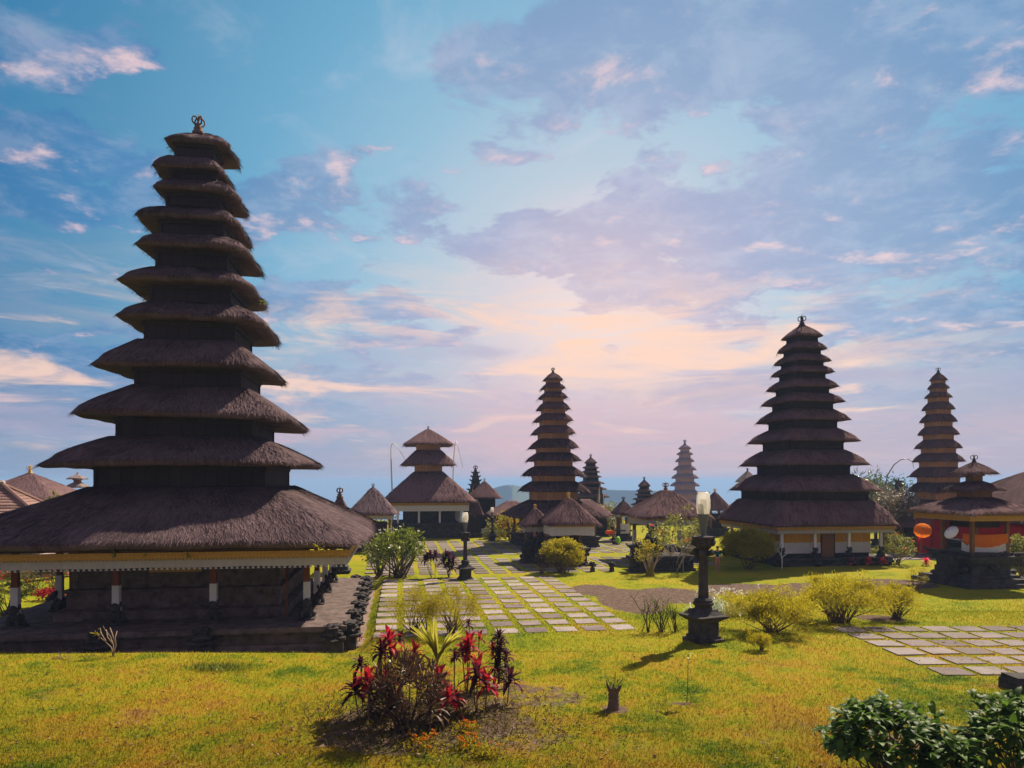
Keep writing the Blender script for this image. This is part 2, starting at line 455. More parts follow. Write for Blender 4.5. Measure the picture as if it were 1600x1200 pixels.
M['black_cloth'] = material('black_cloth', m_cloth, col=(.02, .02, .024), trans=.02)
M['lime'] = material('lime', m_plain, col=(.25, .62, .05), var=.1, rough=.5)
M['concrete'] = material('concrete', m_stone, c1=(.14, .095, .075), c2=(.27, .19, .155), lich=.15, scale=1.3)
M['soil'] = material('soil', m_stone, c1=(.04, .026, .018), c2=(.10, .07, .048), lich=.1, scale=2)

M['litter'] = material('litter', m_leaf, c1=(.06, .03, .015), c2=(.36, .25, .14), trans=.15, gloss=.1, rough=.8)
M['weed'] = material('weed', m_leaf, c1=(.035, .035, .008), c2=(.16, .13, .03), trans=.35, gloss=.1, rough=.7)
M['bark_tan'] = material('bark_tan', m_plain, col=(.24, .17, .12), var=.4, scale=9)

# ---------------------------------------------------------------- terrain
ROT = R(8.9)
CR, SR = math.cos(ROT), math.sin(ROT)
YARD = -0.45
KA = 1.07                                  # size of the big tower
AX, AY = 12.08 * KA, 28.0 * KA
def sm(a, b, x):
    t = min(1, max(0, (x - a) / (b - a))); return t * t * (3 - 2 * t)
def height(x, y):
    c = 20.9 + 6.5 * sm(4.2, 8.0, x)
    s = sm(c, c + .9, y)
    z = YARD * s
    u, v = (x + AX) * CR + (y - AY) * SR, -(x + AX) * SR + (y - AY) * CR
    z -= .38 * s * (1 - sm(6.75, 7.3, u)) * (1 - sm(9, 16, v))
    z += .18 * math.exp(-(((x + 1.7) / 2.2) ** 2 + ((y - 15.6) / 2.4) ** 2))
    z += .035 * mnoise.noise(Vector((x * .35, y * .35, 0))) * (1 - sm(20, 24, y))
    s = max(y - 100, abs(x) - 130, -y - 60, 0)
    return z - min(s * .4, 270)
def G(px, py):
    """point of the ground seen at a pixel of the photograph"""
    k = (HZ - py) / F; y = 3.0
    while y < 140:
        if CAMZ + k * y <= height((px - 800) / F * y, y): break
        y += .02
    return Vector(((px - 800) / F * y, y, height((px - 800) / F * y, y)))
def P(px, py, y): return Vector(((px - 800) / F * y, y, CAMZ + (HZ - py) / F * y))

SOIL = []   # (x, y, rx, ry, strength)
for px, py, rx, ry, s in ((985, 938, 1.5, 3.4, .95), (930, 922, 1.3, 2.0, .8), (1050, 930, 2.2, 2.6, .7), (1180, 922, 2.8, 2.2, .9), (1300, 920, 3.0, 2.2, .9), (1400, 912, 2.2, 2.0, .75), (1375, 966, .9, .7, .8),
                          (630, 1130, 1.7, 1.6, .62), (720, 1120, 1.6, 1.7, .58), (830, 1085, 1.4, 1.2, .50), (800, 1150, 1.3, .9, .48), (560, 1150, 1.2, .8, .48), (960, 1108, .33, .3, .8), (1062, 1098, .22, .2, .8),
                          (1130, 1120, .8, .5, .3), (1230, 1050, 1.2, .7, .25), (1420, 1160, 1.6, .8, .5), (240, 1120, 1.2, .6, .34), (90, 1090, 1.0, .5, .32), (1000, 1170, 1.1, .5, .34), (1180, 1150, .8, .5, .34), (420, 1080, .9, .4, .30)):
    g = G(px, py); SOIL.append((g.x, g.y, rx, ry, s))
def soil_np(x, y):
    out = np.zeros_like(x)
    for sx, sy, rx, ry, s in SOIL:
        q = ((x - sx) / rx) ** 2 + ((y - sy) / ry) ** 2
        out = np.maximum(out, s * np.clip(1.6 - q * 1.1, 0, 1))
    return out
def grass_tint(t):
    p = t.n('ShaderNodeNewGeometry').outputs['Position']
    big = t.noise(p, .22, 5, .62, .3)
    midn = t.noise(p, 1.3, 5, .65)
    fine = t.noise(p, 9.0, 4, .7)
    f = t.m('ADD', t.m('MULTIPLY', big, .62), t.m('ADD', t.m('MULTIPLY', midn, .48), t.m('MULTIPLY', fine, .34)))
    f = t.m('SUBTRACT', f, .175)
    y = t.sep(p)[1]
    col = t.ramp(f, [(.34, (.030, .065, .004)), (.44, (.085, .135, .006)), (.53, (.235, .220, .009)), (.63, (.30, .195, .016)), (.74, (.20, .10, .028))])
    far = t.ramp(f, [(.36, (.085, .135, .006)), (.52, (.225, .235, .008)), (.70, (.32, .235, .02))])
    worn = t.step(t.noise(p, .55, 6, .7, .5), .56, .70)
    col = t.mix(t.m('MULTIPLY', worn, .75), col, (.19, .10, .034))
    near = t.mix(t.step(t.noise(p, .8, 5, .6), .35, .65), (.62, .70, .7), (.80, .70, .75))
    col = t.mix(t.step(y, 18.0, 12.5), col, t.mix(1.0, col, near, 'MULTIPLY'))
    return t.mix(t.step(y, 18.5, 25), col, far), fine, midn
def m_ground(t):
    col, fine, midn = grass_tint(t)
    a = t.n('ShaderNodeAttribute'); a.attribute_name = 'soil'
    p = t.n('ShaderNodeNewGeometry').outputs['Position']
    e = t.noise(p, 2.2, 8, .72)
    s = t.m('ADD', a.outputs['Fac'], t.m('MULTIPLY', t.m('SUBTRACT', e, .5), 1.1))
    s = t.step(s, .38, .56)
    dirt = t.ramp(t.noise(p, 6.0, 7, .75), [(.3, (.055, .034, .026)), (.52, (.125, .085, .066)), (.7, (.23, .165, .135))])
    col = t.mix(s, col, dirt)
    litter = t.step(t.noise(p, 26.0, 2, .5), .68, .74)
    col = t.mix(t.m('MULTIPLY', litter, .5), col, (.34, .25, .15))
    return pbsdf(t, col, .95, t.m('ADD', fine, t.m('MULTIPLY', t.noise(p, 40, 3, .7), .7)), .9, .05, .05)
M['ground'] = material('ground', m_ground)
def m_grass(t):
    col, fine, midn = grass_tint(t)
    col = t.mix(t.m('MULTIPLY', rnd(t), .55), col, t.mix(1.0, col, (1.7, 1.45, 1.2), 'MULTIPLY'))
    b = pbsdf(t, col, .7, spec=.12)
    tr = t.n('ShaderNodeBsdfTranslucent'); t.put(tr.inputs[0], col)
    mx = t.n('ShaderNodeMixShader'); mx.inputs[0].default_value = .4
    t.put(mx.inputs[1], b); t.put(mx.inputs[2], tr.outputs[0])
    return mx.outputs[0]
M['grass'] = material('grass', m_grass)
def build_ground():
    xs = np.concatenate([np.array([-2500, -900, -400, -250, -180, -140, -125, -100, -70, -50, -38]), np.arange(-30, 34.01, .3), np.array([40, 50, 70, 100, 125, 140, 180, 250, 400, 900, 2500.])])
    ys = np.concatenate([np.array([-1500, -700, -250, -120, -60, -30, -12, 0, 4, 7]), np.arange(8, 48, .3), np.arange(48, 100, 1.5), np.array([100, 104, 110, 125, 160, 250, 400, 775, 1500, 3000.])])
    nx, ny = len(xs), len(ys)
    v = [(float(x), float(y), height(x, y)) for y in ys for x in xs]
    f = [(j * nx + i, j * nx + i + 1, (j + 1) * nx + i + 1, (j + 1) * nx + i) for j in range(ny - 1) for i in range(nx - 1)]
    mb = MB(); mb.v, mb.f = v, f
    o = mb.build('ground', M['ground'], smooth=True)
    a = np.array(v)
    at = o.data.attributes.new('soil', 'FLOAT', 'POINT')
    at.data.foreach_set('value', soil_np(a[:, 0], a[:, 1]).astype(np.float32))
    tag(o, 'yellow green temple lawn with bare earth patches falling away to the coast', 'ground', kind='structure')
build_ground()
def m_sea(t):
    n = t.noise(t.n('ShaderNodeNewGeometry').outputs['Position'], .0008, 5, .6)
    return pbsdf(t, t.mix(n, (.03, .09, .20), (.05, .13, .26)), .5, spec=.3)
M['sea'] = material('sea', m_sea)
mb = MB(); mb.v = [(-60000, -3000, -265), (60000, -3000, -265), (60000, 70000, -265), (-60000, 70000, -265)]; mb.f = [(0, 1, 2, 3)]
tag(mb.build('sea', M['sea']), 'hazy blue sea far below the temple terrace', 'sea', kind='structure')
def build_hills():
    mb = MB(); n = 60
    for i in range(n + 1):
        t = i / n; x = -180 + 520 * t
        h = -14 + 11 * math.exp(-((t - .335) / .06) ** 2) + 3 * math.exp(-((t - .62) / .2) ** 2) + 1.2 * mnoise.noise(Vector((t * 9, 0, 0)))
        mb.v += [(x, 1150, -270), (x, 1230, 1.5 + h), (x, 1420, -270)]
    for i in range(n):
        b = i * 3
        mb.f += [(b, b + 3, b + 4, b + 1), (b + 1, b + 4, b + 5, b + 2)]
    tag(mb.build('hills', M['leaf_far'], smooth=True), 'faint hazy hill ridge on the horizon', 'hill', kind='structure')
build_hills()
SLABS = []
# paving: slabs laid in lanes with turf between
def m_slab(t, k=1.0):
    p = t.n('ShaderNodeNewGeometry').outputs['Position']
    n = t.noise(p, 1.6, 8, .7, .4); n2 = t.noise(p, 14, 5, .7)
    f = t.m('ADD', t.m('MULTIPLY', n, .55), t.m('ADD', t.m('MULTIPLY', n2, .2), t.m('MULTIPLY', rnd(t), .35)))
    c = t.ramp(f, [(.3, tuple(q * k for q in (.14, .10, .105))), (.5, tuple(q * k for q in (.29, .23, .225))), (.75, tuple(q * k for q in (.47, .405, .39)))])
    edge = t.step(t.noise(p, 2.7, 7, .75), .54, .66)
    c = t.mix(t.m('MULTIPLY', edge, .6), c, (.13, .12, .035))
    c = t.mix(t.m('MULTIPLY', t.step(t.noise(p, 5.5, 6, .7), .58, .66), .55), c, (.07, .05, .045))
    return pbsdf(t, c, .9, t.m('ADD', n, n2), .5, .03, .2)
M['slab'] = material('slab', m_slab, k=.70)
M['slab_dark'] = material('slab_dark', m_slab, k=.52)
def paving(name, origin, e1, e2, n1, n2, s1, s2, g1, g2, label, rng, zoff=.022, skip=lambda i, j: False, jit=.045, mat='slab'):
    """n1 slabs of s1 metres (gap g1) along e1, n2 of s2 (gap g2) along e2"""
    SLABS.append((origin, e1, e2, n1, n2, s1, s2, g1, g2))
    mb = MB(); e1, e2 = Vector((*e1, 0)), Vector((*e2, 0))
    for i in range(n1):
        for j in range(n2):
            if skip(i, j): continue
            o = Vector((origin[0], origin[1], 0)) + e1 * (i * (s1 + g1)) + e2 * (j * (s2 + g2))
            q = [o + e1 * rng.uniform(-jit, jit) + e2 * rng.uniform(-jit, jit), o + e1 * (s1 + rng.uniform(-jit, jit)), o + e1 * s1 + e2 * (s2 + rng.uniform(-jit, jit)), o + e2 * s2 + e1 * rng.uniform(-jit, jit)]
            c = sum(q, Vector()) / 4; z = height(c.x, c.y) + zoff + rng.uniform(-.008, .008)
            mb.add([(p.x, p.y, height(p.x, p.y) - .05) for p in q] + [(c.x + (p.x - c.x) * .985, c.y + (p.y - c.y) * .985, z + rng.uniform(-.006, .006)) for p in q],
                   [(4, 5, 6, 7), (0, 1, 5, 4), (1, 2, 6, 5), (2, 3, 7, 6), (3, 0, 4, 7)])
    return tag(mb.build(name, M[mat]), label, 'paving', kind='structure')
EX, EY = (CR, SR), (-SR, CR)
rg = random.Random(3)
g0 = G(583, 998)
paving('paved_court', (g0.x, g0.y), EX, EY, 9, 12, .81, .85, .28, .42, 'lanes of pale stone slabs set in turf beside the big tower', rg)
def _lane():
    g = G(1068, 897)
_lane()
# three lanes run on behind, then a wide field of darker slabs
g1 = Vector((g0.x, g0.y, 0)) + Vector((*EY, 0)) * 16.6 + Vector((*EX, 0)) * -1.2
paving('paved_field', (g1.x, g1.y), EX, EY, 21, 20, .81, .85, .28, .34, 'wide field of weathered stone slabs between the shrines', rg, mat='slab_dark', skip=lambda i, j: (i > 7 and 6 < j < 9) or (i > 13 and j < 2))
g2 = G(1492, 1066)
e1 = (G(1330, 992) - G(1450, 1043)); e1 = Vector((e1.x, e1.y)).normalized()
e2 = Vector((e1.y, -e1.x))
if e2.x < 0: e2 = -e2
o2 = G(1447, 1044)
paving('stepping_slabs', (o2.x - e1.x * .8, o2.y - e1.y * .8), tuple(e1), tuple(e2), 6, 7, .78, .86, .28, .16, 'large mauve grey slabs set in the front lawn', rg, zoff=.025, mat='slab_dark')
g3 = G(1310, 880)
paving('side_path', (g3.x, g3.y + 1.0), EX, EY, 9, 7, 1.4, .5, .05, .08, 'pale stone path leading past the shrine to the red pavilion', rg)
mb = MB()
for k in range(12):
    a = Vector((-AX, AY)) + Vector(EX) * 6.4 + Vector(EY) * (-6.0 + k * 1.08)
    b = a + Vector(EX) * .8; e = Vector(EY) * 1.065
    mb.add([(p.x, p.y, z) for z in (-.95, -.77) for p in (a, b, b + e, a + e)], [(4, 5, 6, 7), (0, 1, 5, 4), (1, 2, 6, 5), (2, 3, 7, 6), (3, 0, 4, 7)])
tag(mb.build('path', M['concrete']), 'brown concrete strip along the base of the big tower', 'path', kind='structure')

def build_grass():
    rng = np.random.default_rng(5)
    V, Fc = [], []
    def field(n, x0, x1, y0, y1, h, w):
        y = y0 + (y1 - y0) * rng.random(n) ** 1.25
        u = rng.random(n); x = (x0 + (x1 - x0) * u) * y
        keep = rng.random(n) > soil_np(x, y) * 1.15
        keep &= ~((x < -5.2 - (y - 24) * .15) & (y > 22.3))
        keep &= rng.random(n) < np.clip((42 - y) / 12, 0, 1)
        if y0 > 15: keep &= rng.random(n) < np.clip((y - y0) / 2.5, 0, 1)
        else: keep &= rng.random(n) < np.clip((y1 - y) / 2.5, 0, 1)
        for o, f1, f2, n1, n2, s1, s2, h1, h2 in SLABS:
            u, v = (x - o[0]) * f1[0] + (y - o[1]) * f1[1], (x - o[0]) * f2[0] + (y - o[1]) * f2[1]
            pu, pv = s1 + h1, s2 + h2; m = .035
            keep &= ~((u > 0) & (v > 0) & (u < n1 * pu) & (v < n2 * pv) & (u % pu > m) & (u % pu < s1 - m) & (v % pv > m) & (v % pv < s2 - m))
        x, y = x[keep], y[keep]; n = len(x)
        z = np.array([height(a, b) for a, b in zip(x.tolist(), y.tolist())])
        a = rng.random(n) * 2 * pi; ln = .7 * rng.random(n) ** .7
        hh = h * (.4 + rng.random(n)); ww = w * (.6 + .8 * rng.random(n))
        ca, sa = np.cos(a), np.sin(a)
        b = rng.random(n) * 2 * pi
        p0 = np.stack([x - ca * ww, y - sa * ww, z - .01], 1); p1 = np.stack([x + ca * ww, y + sa * ww, z - .01], 1)
        p2 = np.stack([x + np.cos(b) * ln * hh, y + np.sin(b) * ln * hh, z + hh], 1)
        return np.stack([p0, p1, p2], 1).reshape(-1, 3)
    a = field(170000, -.80, .80, 11.0, 22.0, .055, .009)
    b = field(90000, -.80, .80, 20.0, 30.0, .055, .013)
    c = field(90000, -.80, .80, 25.0, 42.0, .055, .019)
    V = np.concatenate([a, b, c]).astype(np.float32); nt = len(V) // 3
    me = bpy.data.meshes.new('grass')
    me.vertices.add(len(V)); me.vertices.foreach_set('co', V.ravel())
    me.loops.add(len(V)); me.loops.foreach_set('vertex_index', np.arange(len(V), dtype=np.int32))
    me.polygons.add(nt); me.polygons.foreach_set('loop_start', np.arange(0, len(V), 3, dtype=np.int32)); me.polygons.foreach_set('loop_total', np.full(nt, 3, dtype=np.int32))
    me.materials.append(M['grass']); me.update(); me.validate()
    o = bpy.data.objects.new('grass', me); C.objects.link(o)
    tag(o, 'short yellow green grass blades of the near lawn', 'grass', kind='stuff')
build_grass()

# ---------------------------------------------------------------- thatch
def thatch(name, parent, h, ze, zt, top, mat, thick=.25, n=96, straws=0, fringe=0, seed=0, under=None, bulge=.03, slen=.32, sw=.012, p0=14, rough=.02, mbonly=False):
    """square hipped thatched roof: eave half-width h at ze, ring of half-width top at zt"""
    rng = np.random.default_rng(seed + 11)
    mb = MB(); mb.uv = []
    under = under or top
    th = np.linspace(0, 2 * pi, n, endpoint=False) + pi / n
    def ring(half, z, wob):
        p = p0 if half > h * .93 else 40
        rr = 1 / (np.abs(np.cos(th)) ** p + np.abs(np.sin(th)) ** p) ** (1 / p)
        w = 1 + np.array([mnoise.noise(Vector((math.cos(a) * 2.6 + seed, math.sin(a) * 2.6, z * 1.1))) for a in th]) * wob / max(half, .1)
        zz = z + np.array([mnoise.noise(Vector((math.cos(a) * 3.3, seed * 1.7, math.sin(a) * 3.3 + half))) for a in th]) * wob * .8
        return np.stack([half * rr * w * np.cos(th), half * rr * w * np.sin(th), zz], 1)
    zs = ze + thick
    prof = [(under, ze + .07), (h * .55 + under * .45, ze + .05), (h - .10 * min(1, h / 2), ze), (h - .02, ze + thick * .35), (h, ze + thick * .72)]
    K = 7
    surf = []
    for k in range(K + 1):
        s = k / K
        hh = (h - .03) + (top - h + .03) * s
        z = zs + (zt - zs) * (s + bulge * math.sin(pi * s))
        prof.append((hh, z)); surf.append((hh, z))
    rings = [ring(a, b, rough if i > 1 else 0) for i, (a, b) in enumerate(prof)]
    cs = (np.minimum(np.abs(np.cos(th)), np.abs(np.sin(th))) / np.maximum(np.abs(np.cos(th)), np.abs(np.sin(th)))) ** 5
    for i, w in ((3, .25), (4, .62), (5, .80), (6, .40), (7, .15)):
        rings[i][:, 2] -= cs * thick * w * .95
    vd = [0.0]
    for i in range(1, len(prof)): vd.append(vd[-1] + math.hypot(prof[i][0] - prof[i - 1][0], prof[i][1] - prof[i - 1][1]))
    m = len(rings)
    mb.v = [tuple(q) for r in rings for q in r.tolist()]
    per = 8 * h
    for i in range(m - 1):
        for j in range(n):
            k = (j + 1) % n
            mb.f.append((i * n + j, i * n + k, (i + 1) * n + k, (i + 1) * n + j))
            u0, u1 = j / n * per * .35, (j + 1) / n * per * .35
            mb.uv += [(u0, vd[i] * .8), (u1, vd[i] * .8), (u1, vd[i + 1] * .8), (u0, vd[i + 1] * .8)]
    mb.f.append(tuple((m - 1) * n + j for j in range(n))); mb.uv += [(0, 0)] * n
    mb.f.append(tuple(n - 1 - j for j in range(n))); mb.uv += [(0, 0)] * n
    sr = rings[5:]
    def at(s, t):
        a = s * K; i = np.minimum(a.astype(int), K - 1); fr = (a - i)[:, None]
        j = (t * n); j0 = j.astype(int) % n; j1 = (j0 + 1) % n; fj = (j - np.floor(j))[:, None]
        A = np.stack(sr)                      # K+1, n, 3
        lo = A[i, j0] * (1 - fj) + A[i, j1] * fj; hi = A[i + 1, j0] * (1 - fj) + A[i + 1, j1] * fj
        return lo * (1 - fr) + hi * fr, (lo - hi)
    def straw(cnt, s, lift, length, spread):
        # spread evenly along the sides, not by angle
        side = rng.integers(0, 4, cnt); u = rng.uniform(-1, 1, cnt)
        ang = np.arctan2(u, 1.0) + side * pi / 2
        t = ((ang - pi / n) % (2 * pi)) / (2 * pi)
        q, dn = at(s, t)
        dn /= np.linalg.norm(dn, axis=1, keepdims=True) + 1e-9
        tan = np.stack([-q[:, 1], q[:, 0], np.zeros(cnt)], 1); tan /= np.linalg.norm(tan, axis=1, keepdims=True) + 1e-9
        nr = np.cross(tan, -dn); nr *= np.sign(nr[:, 2:3] + 1e-9)
        d = dn + tan * rng.normal(0, spread, (cnt, 1)); d /= np.linalg.norm(d, axis=1, keepdims=True)
        L = length * (.5 + rng.random((cnt, 1)))
        w = tan * sw * (.6 + .8 * rng.random((cnt, 1)))
        a = q + nr * .004
        e = q + d * L + nr * (lift * rng.random((cnt, 1)))
        b = len(mb.v)
        mb.v += map(tuple, np.stack([a - w, a + w, e], 1).reshape(-1, 3).tolist())
        mb.f += [(b + 3 * i, b + 3 * i + 1, b + 3 * i + 2) for i in range(cnt)]
        uu = rng.random(cnt) * per
        for i in range(cnt): mb.uv += [(uu[i], 0), (uu[i] + .01, 0), (uu[i], .3)]
    if straws: straw(straws, rng.random(straws), .055, slen, .28)
    if fringe: straw(fringe, rng.random(fringe) * .02, -.10, slen * .75, .4)
    return mb.build(name, mat, parent, smooth=True)

def finial(parent, z, s, mat, name='finial'):
    mb = MB()
    mb.lathe(0, 0, [(.30 * s, z - .1 * s), (.34 * s, z + .05 * s), (.20 * s, z + .15 * s), (.26 * s, z + .26 * s), (.13 * s, z + .36 * s), (.17 * s, z + .45 * s), (.06 * s, z + .55 * s), (.02 * s, z + 1.05 * s)], 8)
    for k in range(4):          # ring shaped hoops standing round the spike
        a = k * pi / 2 + .75; c, d = math.cos(a), math.sin(a)
        pts = [((.19 - .17 * math.cos(u)) * s, (.66 + .21 * math.sin(u)) * s) for u in [i * 2 * pi / 11 for i in range(12)]]
        mb.tube([(c * q, d * q, z + w) for q, w in pts], .045 * s, 5)
    return mb.build(name, mat, parent, smooth=True)

def side_frames():
    """the four faces of a square: (tangent, outward normal)"""
    return [((1, 0), (0, -1)), ((0, 1), (1, 0)), ((-1, 0), (0, 1)), ((0, -1), (-1, 0))]
def cloth_band(mb, h, z0, z1, wave=.03, step=.07, sides=(0, 1, 2, 3), sag=0.0, hang=.0, rg=random, u0=-1, u1=1):
    for k in sides:
        (tx, ty), (nx, ny) = side_frames()[k]
        n = max(4, int((u1 - u0) * h / step)); b = len(mb.v)
        for i in range(n + 1):
            u = h * (u0 + (u1 - u0) * i / n)
            o = wave * math.sin(i * 2.2 + math.sin(i * .37) * 1.5)
            dz = -sag * (1 - (u / h) ** 2) - hang * abs(math.sin(u * 1.1))
            for q, zz in ((.4, z1), (1.0, (z0 + z1) / 2), (1.2, z0 + dz)):
                r = h + o * q
                mb.v.append((tx * u + nx * r, ty * u + ny * r, zz))
        for i in range(n):
            for q in range(2):
                a = b + i * 3 + q
                mb.f.append((a, a + 1, a + 4, a + 3))
def square_band(mb, h, z0, z1, t=.06):
    for k in range(4):
        (tx, ty), (nx, ny) = side_frames()[k]
        L = h if k % 2 == 0 else h - t
        vs = []
        for zz in (z0, z1):
            for u, r in ((-L, h), (L, h), (L, h - t), (-L, h - t)):
                vs.append((tx * u + nx * r, ty * u + ny * r, zz))
        mb.add(vs, [(0, 3, 2, 1), (4, 5, 6, 7), (0, 1, 5, 4), (1, 2, 6, 5), (2, 3, 7, 6), (3, 0, 4, 7)])
def fringe_mesh(mb, h, z, drop, step, sides=(0, 1, 2, 3)):
    for k in sides:
        (tx, ty), (nx, ny) = side_frames()[k]
        n = int(2 * h / step)
        for i in range(n):
            u = -h + step * (i + .5)
            w = step * .34
            c = lambda uu, zz, r=h: (tx * uu + nx * r, ty * uu + ny * r, zz)
            mb.add([c(u, z), c(u - w, z - drop), c(u, z - drop * .8, h + w), c(u + w, z - drop)], [(0, 1, 2), (0, 2, 3)])
def statue(mb, x, y, z, s, face, seed=0):
    """crouching stone guardian: haunches, chest, maned head with snout and ears"""
    c, d = math.cos(face), math.sin(face)
    at = lambda f, l, u: (x + (c * f - d * l) * s, y + (d * f + c * l) * s, z + u * s)
    mb.sq(x, y, [(.42 * s, z), (.42 * s, z + .08 * s), (.36 * s, z + .12 * s)])
    mb.blob(at(-.12, 0, .38), (.30 * s, .30 * s, .30 * s), .35, seed, 2)
    mb.blob(at(.08, 0, .55), (.22 * s, .24 * s, .30 * s), .3, seed + 1, 2)
    mb.blob(at(.20, 0, .86), (.24 * s, .25 * s, .22 * s), .45, seed + 2, 2, 3.5)
    mb.blob(at(.42, 0, .80), (.13 * s, .14 * s, .10 * s), .3, seed + 3, 1)
    for q in (-1, 1):
        mb.blob(at(.08, .22 * q, 1.02), (.07 * s, .06 * s, .13 * s), .3, seed + 4 + q, 1)
        mb.tube([at(.16, .18 * q, .5), at(.30, .2 * q, .3), at(.32, .19 * q, .12)], [.10 * s, .08 * s, .10 * s], 6)
        mb.blob(at(-.05, .27 * q, .25), (.2 * s, .1 * s, .16 * s), .3, seed + 8 + q, 1)
def horn(mb, x, y, z, dx, dy, s):
    """upturned carved corner ornament"""
    mb.tube([(x - dx * .25 * s, y - dy * .25 * s, z - .04 * s), (x + dx * .10 * s, y + dy * .10 * s, z + .03 * s), (x + dx * .30 * s, y + dy * .30 * s, z + .18 * s), (x + dx * .30 * s, y + dy * .30 * s, z + .40 * s)],
            [.17 * s, .16 * s, .10 * s, .015 * s], 5)
def carved_base(root, h, z0, z1, mat, steps=None, horns=.5, pil=(), name='stone_base', lumps=0, seed=0):
    H = z1 - z0
    mb = MB()
    prof = steps or [(h + .16, z0), (h + .16, z0 + .10 * H), (h + .04, z0 + .14 * H), (h - .02, z0 + .30 * H), (h - .06, z0 + .31 * H), (h - .06, z0 + .70 * H), (h + .0, z0 + .72 * H), (h + .05, z0 + .84 * H), (h + .13, z0 + .86 * H), (h + .13, z1)]
    mb.sq(0, 0, prof)
    for sx in (-1, 1):
        for sy in (-1, 1):
            if horns: horn(mb, sx * (h + .02), sy * (h + .02), z1 - .06, sx, sy, horns)
    for k in range(4):
        (tx, ty), (nx, ny) = side_frames()[k]
        for u in pil:
            w = .26
            for uu, r0, zz0, zz1 in ((w, .10, z0 + .02, z0 + .62 * H), (w * .8, .17, z0 + .60 * H, z1 + .03)):
                a = [(tx * (u + e) + nx * (h + r), ty * (u + e) + ny * (h + r)) for e, r in ((-uu, -.1), (uu, -.1), (uu, r0), (-uu, r0))]
                xs, ys = [p[0] for p in a], [p[1] for p in a]
                mb.box(min(xs), max(xs), min(ys), max(ys), zz0, zz1)
            cx, cy = tx * u + nx * (h + .12), ty * u + ny * (h + .12)
            mb.blob((cx, cy, z1 - .26), (.26, .24, .20), .5, u * 3 + k, 2, 3.2)
            mb.blob((cx + nx * .08, cy + ny * .08, z0 + .55 * H), (.22, .18, .14), .5, u * 5 + k, 2, 3.2)
    rr = random.Random(seed)
    for _ in range(lumps):
        k = rr.randrange(4); (tx, ty), (nx, ny) = side_frames()[k]; u = rr.uniform(-h, h)
        q = rr.uniform(.10, .2) * min(1, h)
        mb.blob((tx * u + nx * h, ty * u + ny * h, rr.uniform(z0 + .1 * H, z1)), (q * 1.3, q * 1.2, q), .5, rr.random() * 50, 1)
    return mb.build(name, mat, root, jitter=.022)
def column(root, x, y, z0, z1, w, wood, wrap=None, statue_s=0, face=-pi / 2, seed=0, stone='stone', hh=.5):
    mb = MB(); zb = z0 + (statue_s * .62 if statue_s else 0)
    mb.box(x - w, x + w, y - w, y + w, zb, z1)
    c = mb.build('column', M[wood], root)
    if wrap:
        mb = MB(); q = w * 1.18
        mb.sq(x, y, [(q * 1.1, zb), (q * 1.02, zb + (z1 - zb) * hh * .5), (q, zb + (z1 - zb) * hh)])
        mb.build('cloth_wrap', M[wrap], c)
    if statue_s:
        mb = MB(); statue(mb, x, y, z0, statue_s, face, seed)
        mb.build('guardian_base', M[stone], c, smooth=True)
    return c
def tiers_px(axis, Yd, rows, frac=.62, bf=.62):
    """(left px, right px, row) of each eave, top to bottom -> metres, bottom to top"""
    t = (axis - 800) / F
    out = []
    for l, r, y in rows[::-1]:
        k = max(abs((sx * CR - sy * SR) - t * (sx * SR + sy * CR)) for sx in (-1, 1) for sy in (-1, 1))
        h = (r - l) / 2 * Yd / F / k * 1.02
        out.append([h, CAMZ + (HZ - y) / F * Yd])
    res = []
    for i, (h, ze) in enumerate(out):
        if i + 1 < len(out):
            zn, hn = out[i + 1][1], out[i + 1][0]
            res.append((h, ze, ze + (zn - ze) * frac, bf * hn))
        else: res.append((h, ze, None, None))
    return res
def tower(label, X, Y, tiers, apex, roofmat, wall, group=None, gz=YARD, thick=.22, straw=0, fin=.5, n=64, name='pagoda_tower', rot=ROT, lean=0.0, cornice=True, gaps=False, seed=0, bulge=.035, straw_first=None, finmat='stone', sw=.012, slen=.32, rough=.04, wonky=0.0):
    root = empty(name, (X, Y, gz), rot, label, 'pagoda', group)
    root['_'] = 0; del root['_']
    N = len(tiers)
    for i, (h, ze, zt, b) in enumerate(tiers):
        last = i == N - 1
        ze -= gz
        z2 = (apex - gz) if last else zt - gz
        top = .10 * h if last else b * 1.10
        prev_b = tiers[i - 1][3] if i else h * .6
        th = thick * (.75 + .25 * min(1, h / 4))
        cnt = int(straw * h * h) if not (i == 0 and straw_first) else straw_first
        o = thatch('thatched_roof', root, h, ze, z2, top, roofmat, th, n, cnt, int(straw * h * 1.2), seed * 20 + i, under=prev_b * .96, bulge=bulge if not last else bulge + .01, rough=rough, sw=sw, slen=slen)
        o.location.x = -lean * i / N
        if wonky and i: o.rotation_euler = (R(wonky * math.sin(i * 2.3 + seed)), R(wonky * math.cos(i * 3.1)), R(wonky * 1.5 * math.sin(i * 1.7)))
        if not last:
            mb = MB(); zn = tiers[i + 1][1] - gz
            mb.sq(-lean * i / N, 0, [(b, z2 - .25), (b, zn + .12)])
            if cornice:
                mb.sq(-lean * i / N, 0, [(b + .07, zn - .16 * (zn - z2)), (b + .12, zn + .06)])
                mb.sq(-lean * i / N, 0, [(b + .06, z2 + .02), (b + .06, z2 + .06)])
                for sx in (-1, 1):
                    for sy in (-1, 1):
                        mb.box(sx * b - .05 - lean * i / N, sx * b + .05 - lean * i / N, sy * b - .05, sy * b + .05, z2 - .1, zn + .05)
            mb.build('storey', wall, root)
    f = finial(root, apex - gz - .05, fin, M[finmat]); f.location.x = -lean
    return root

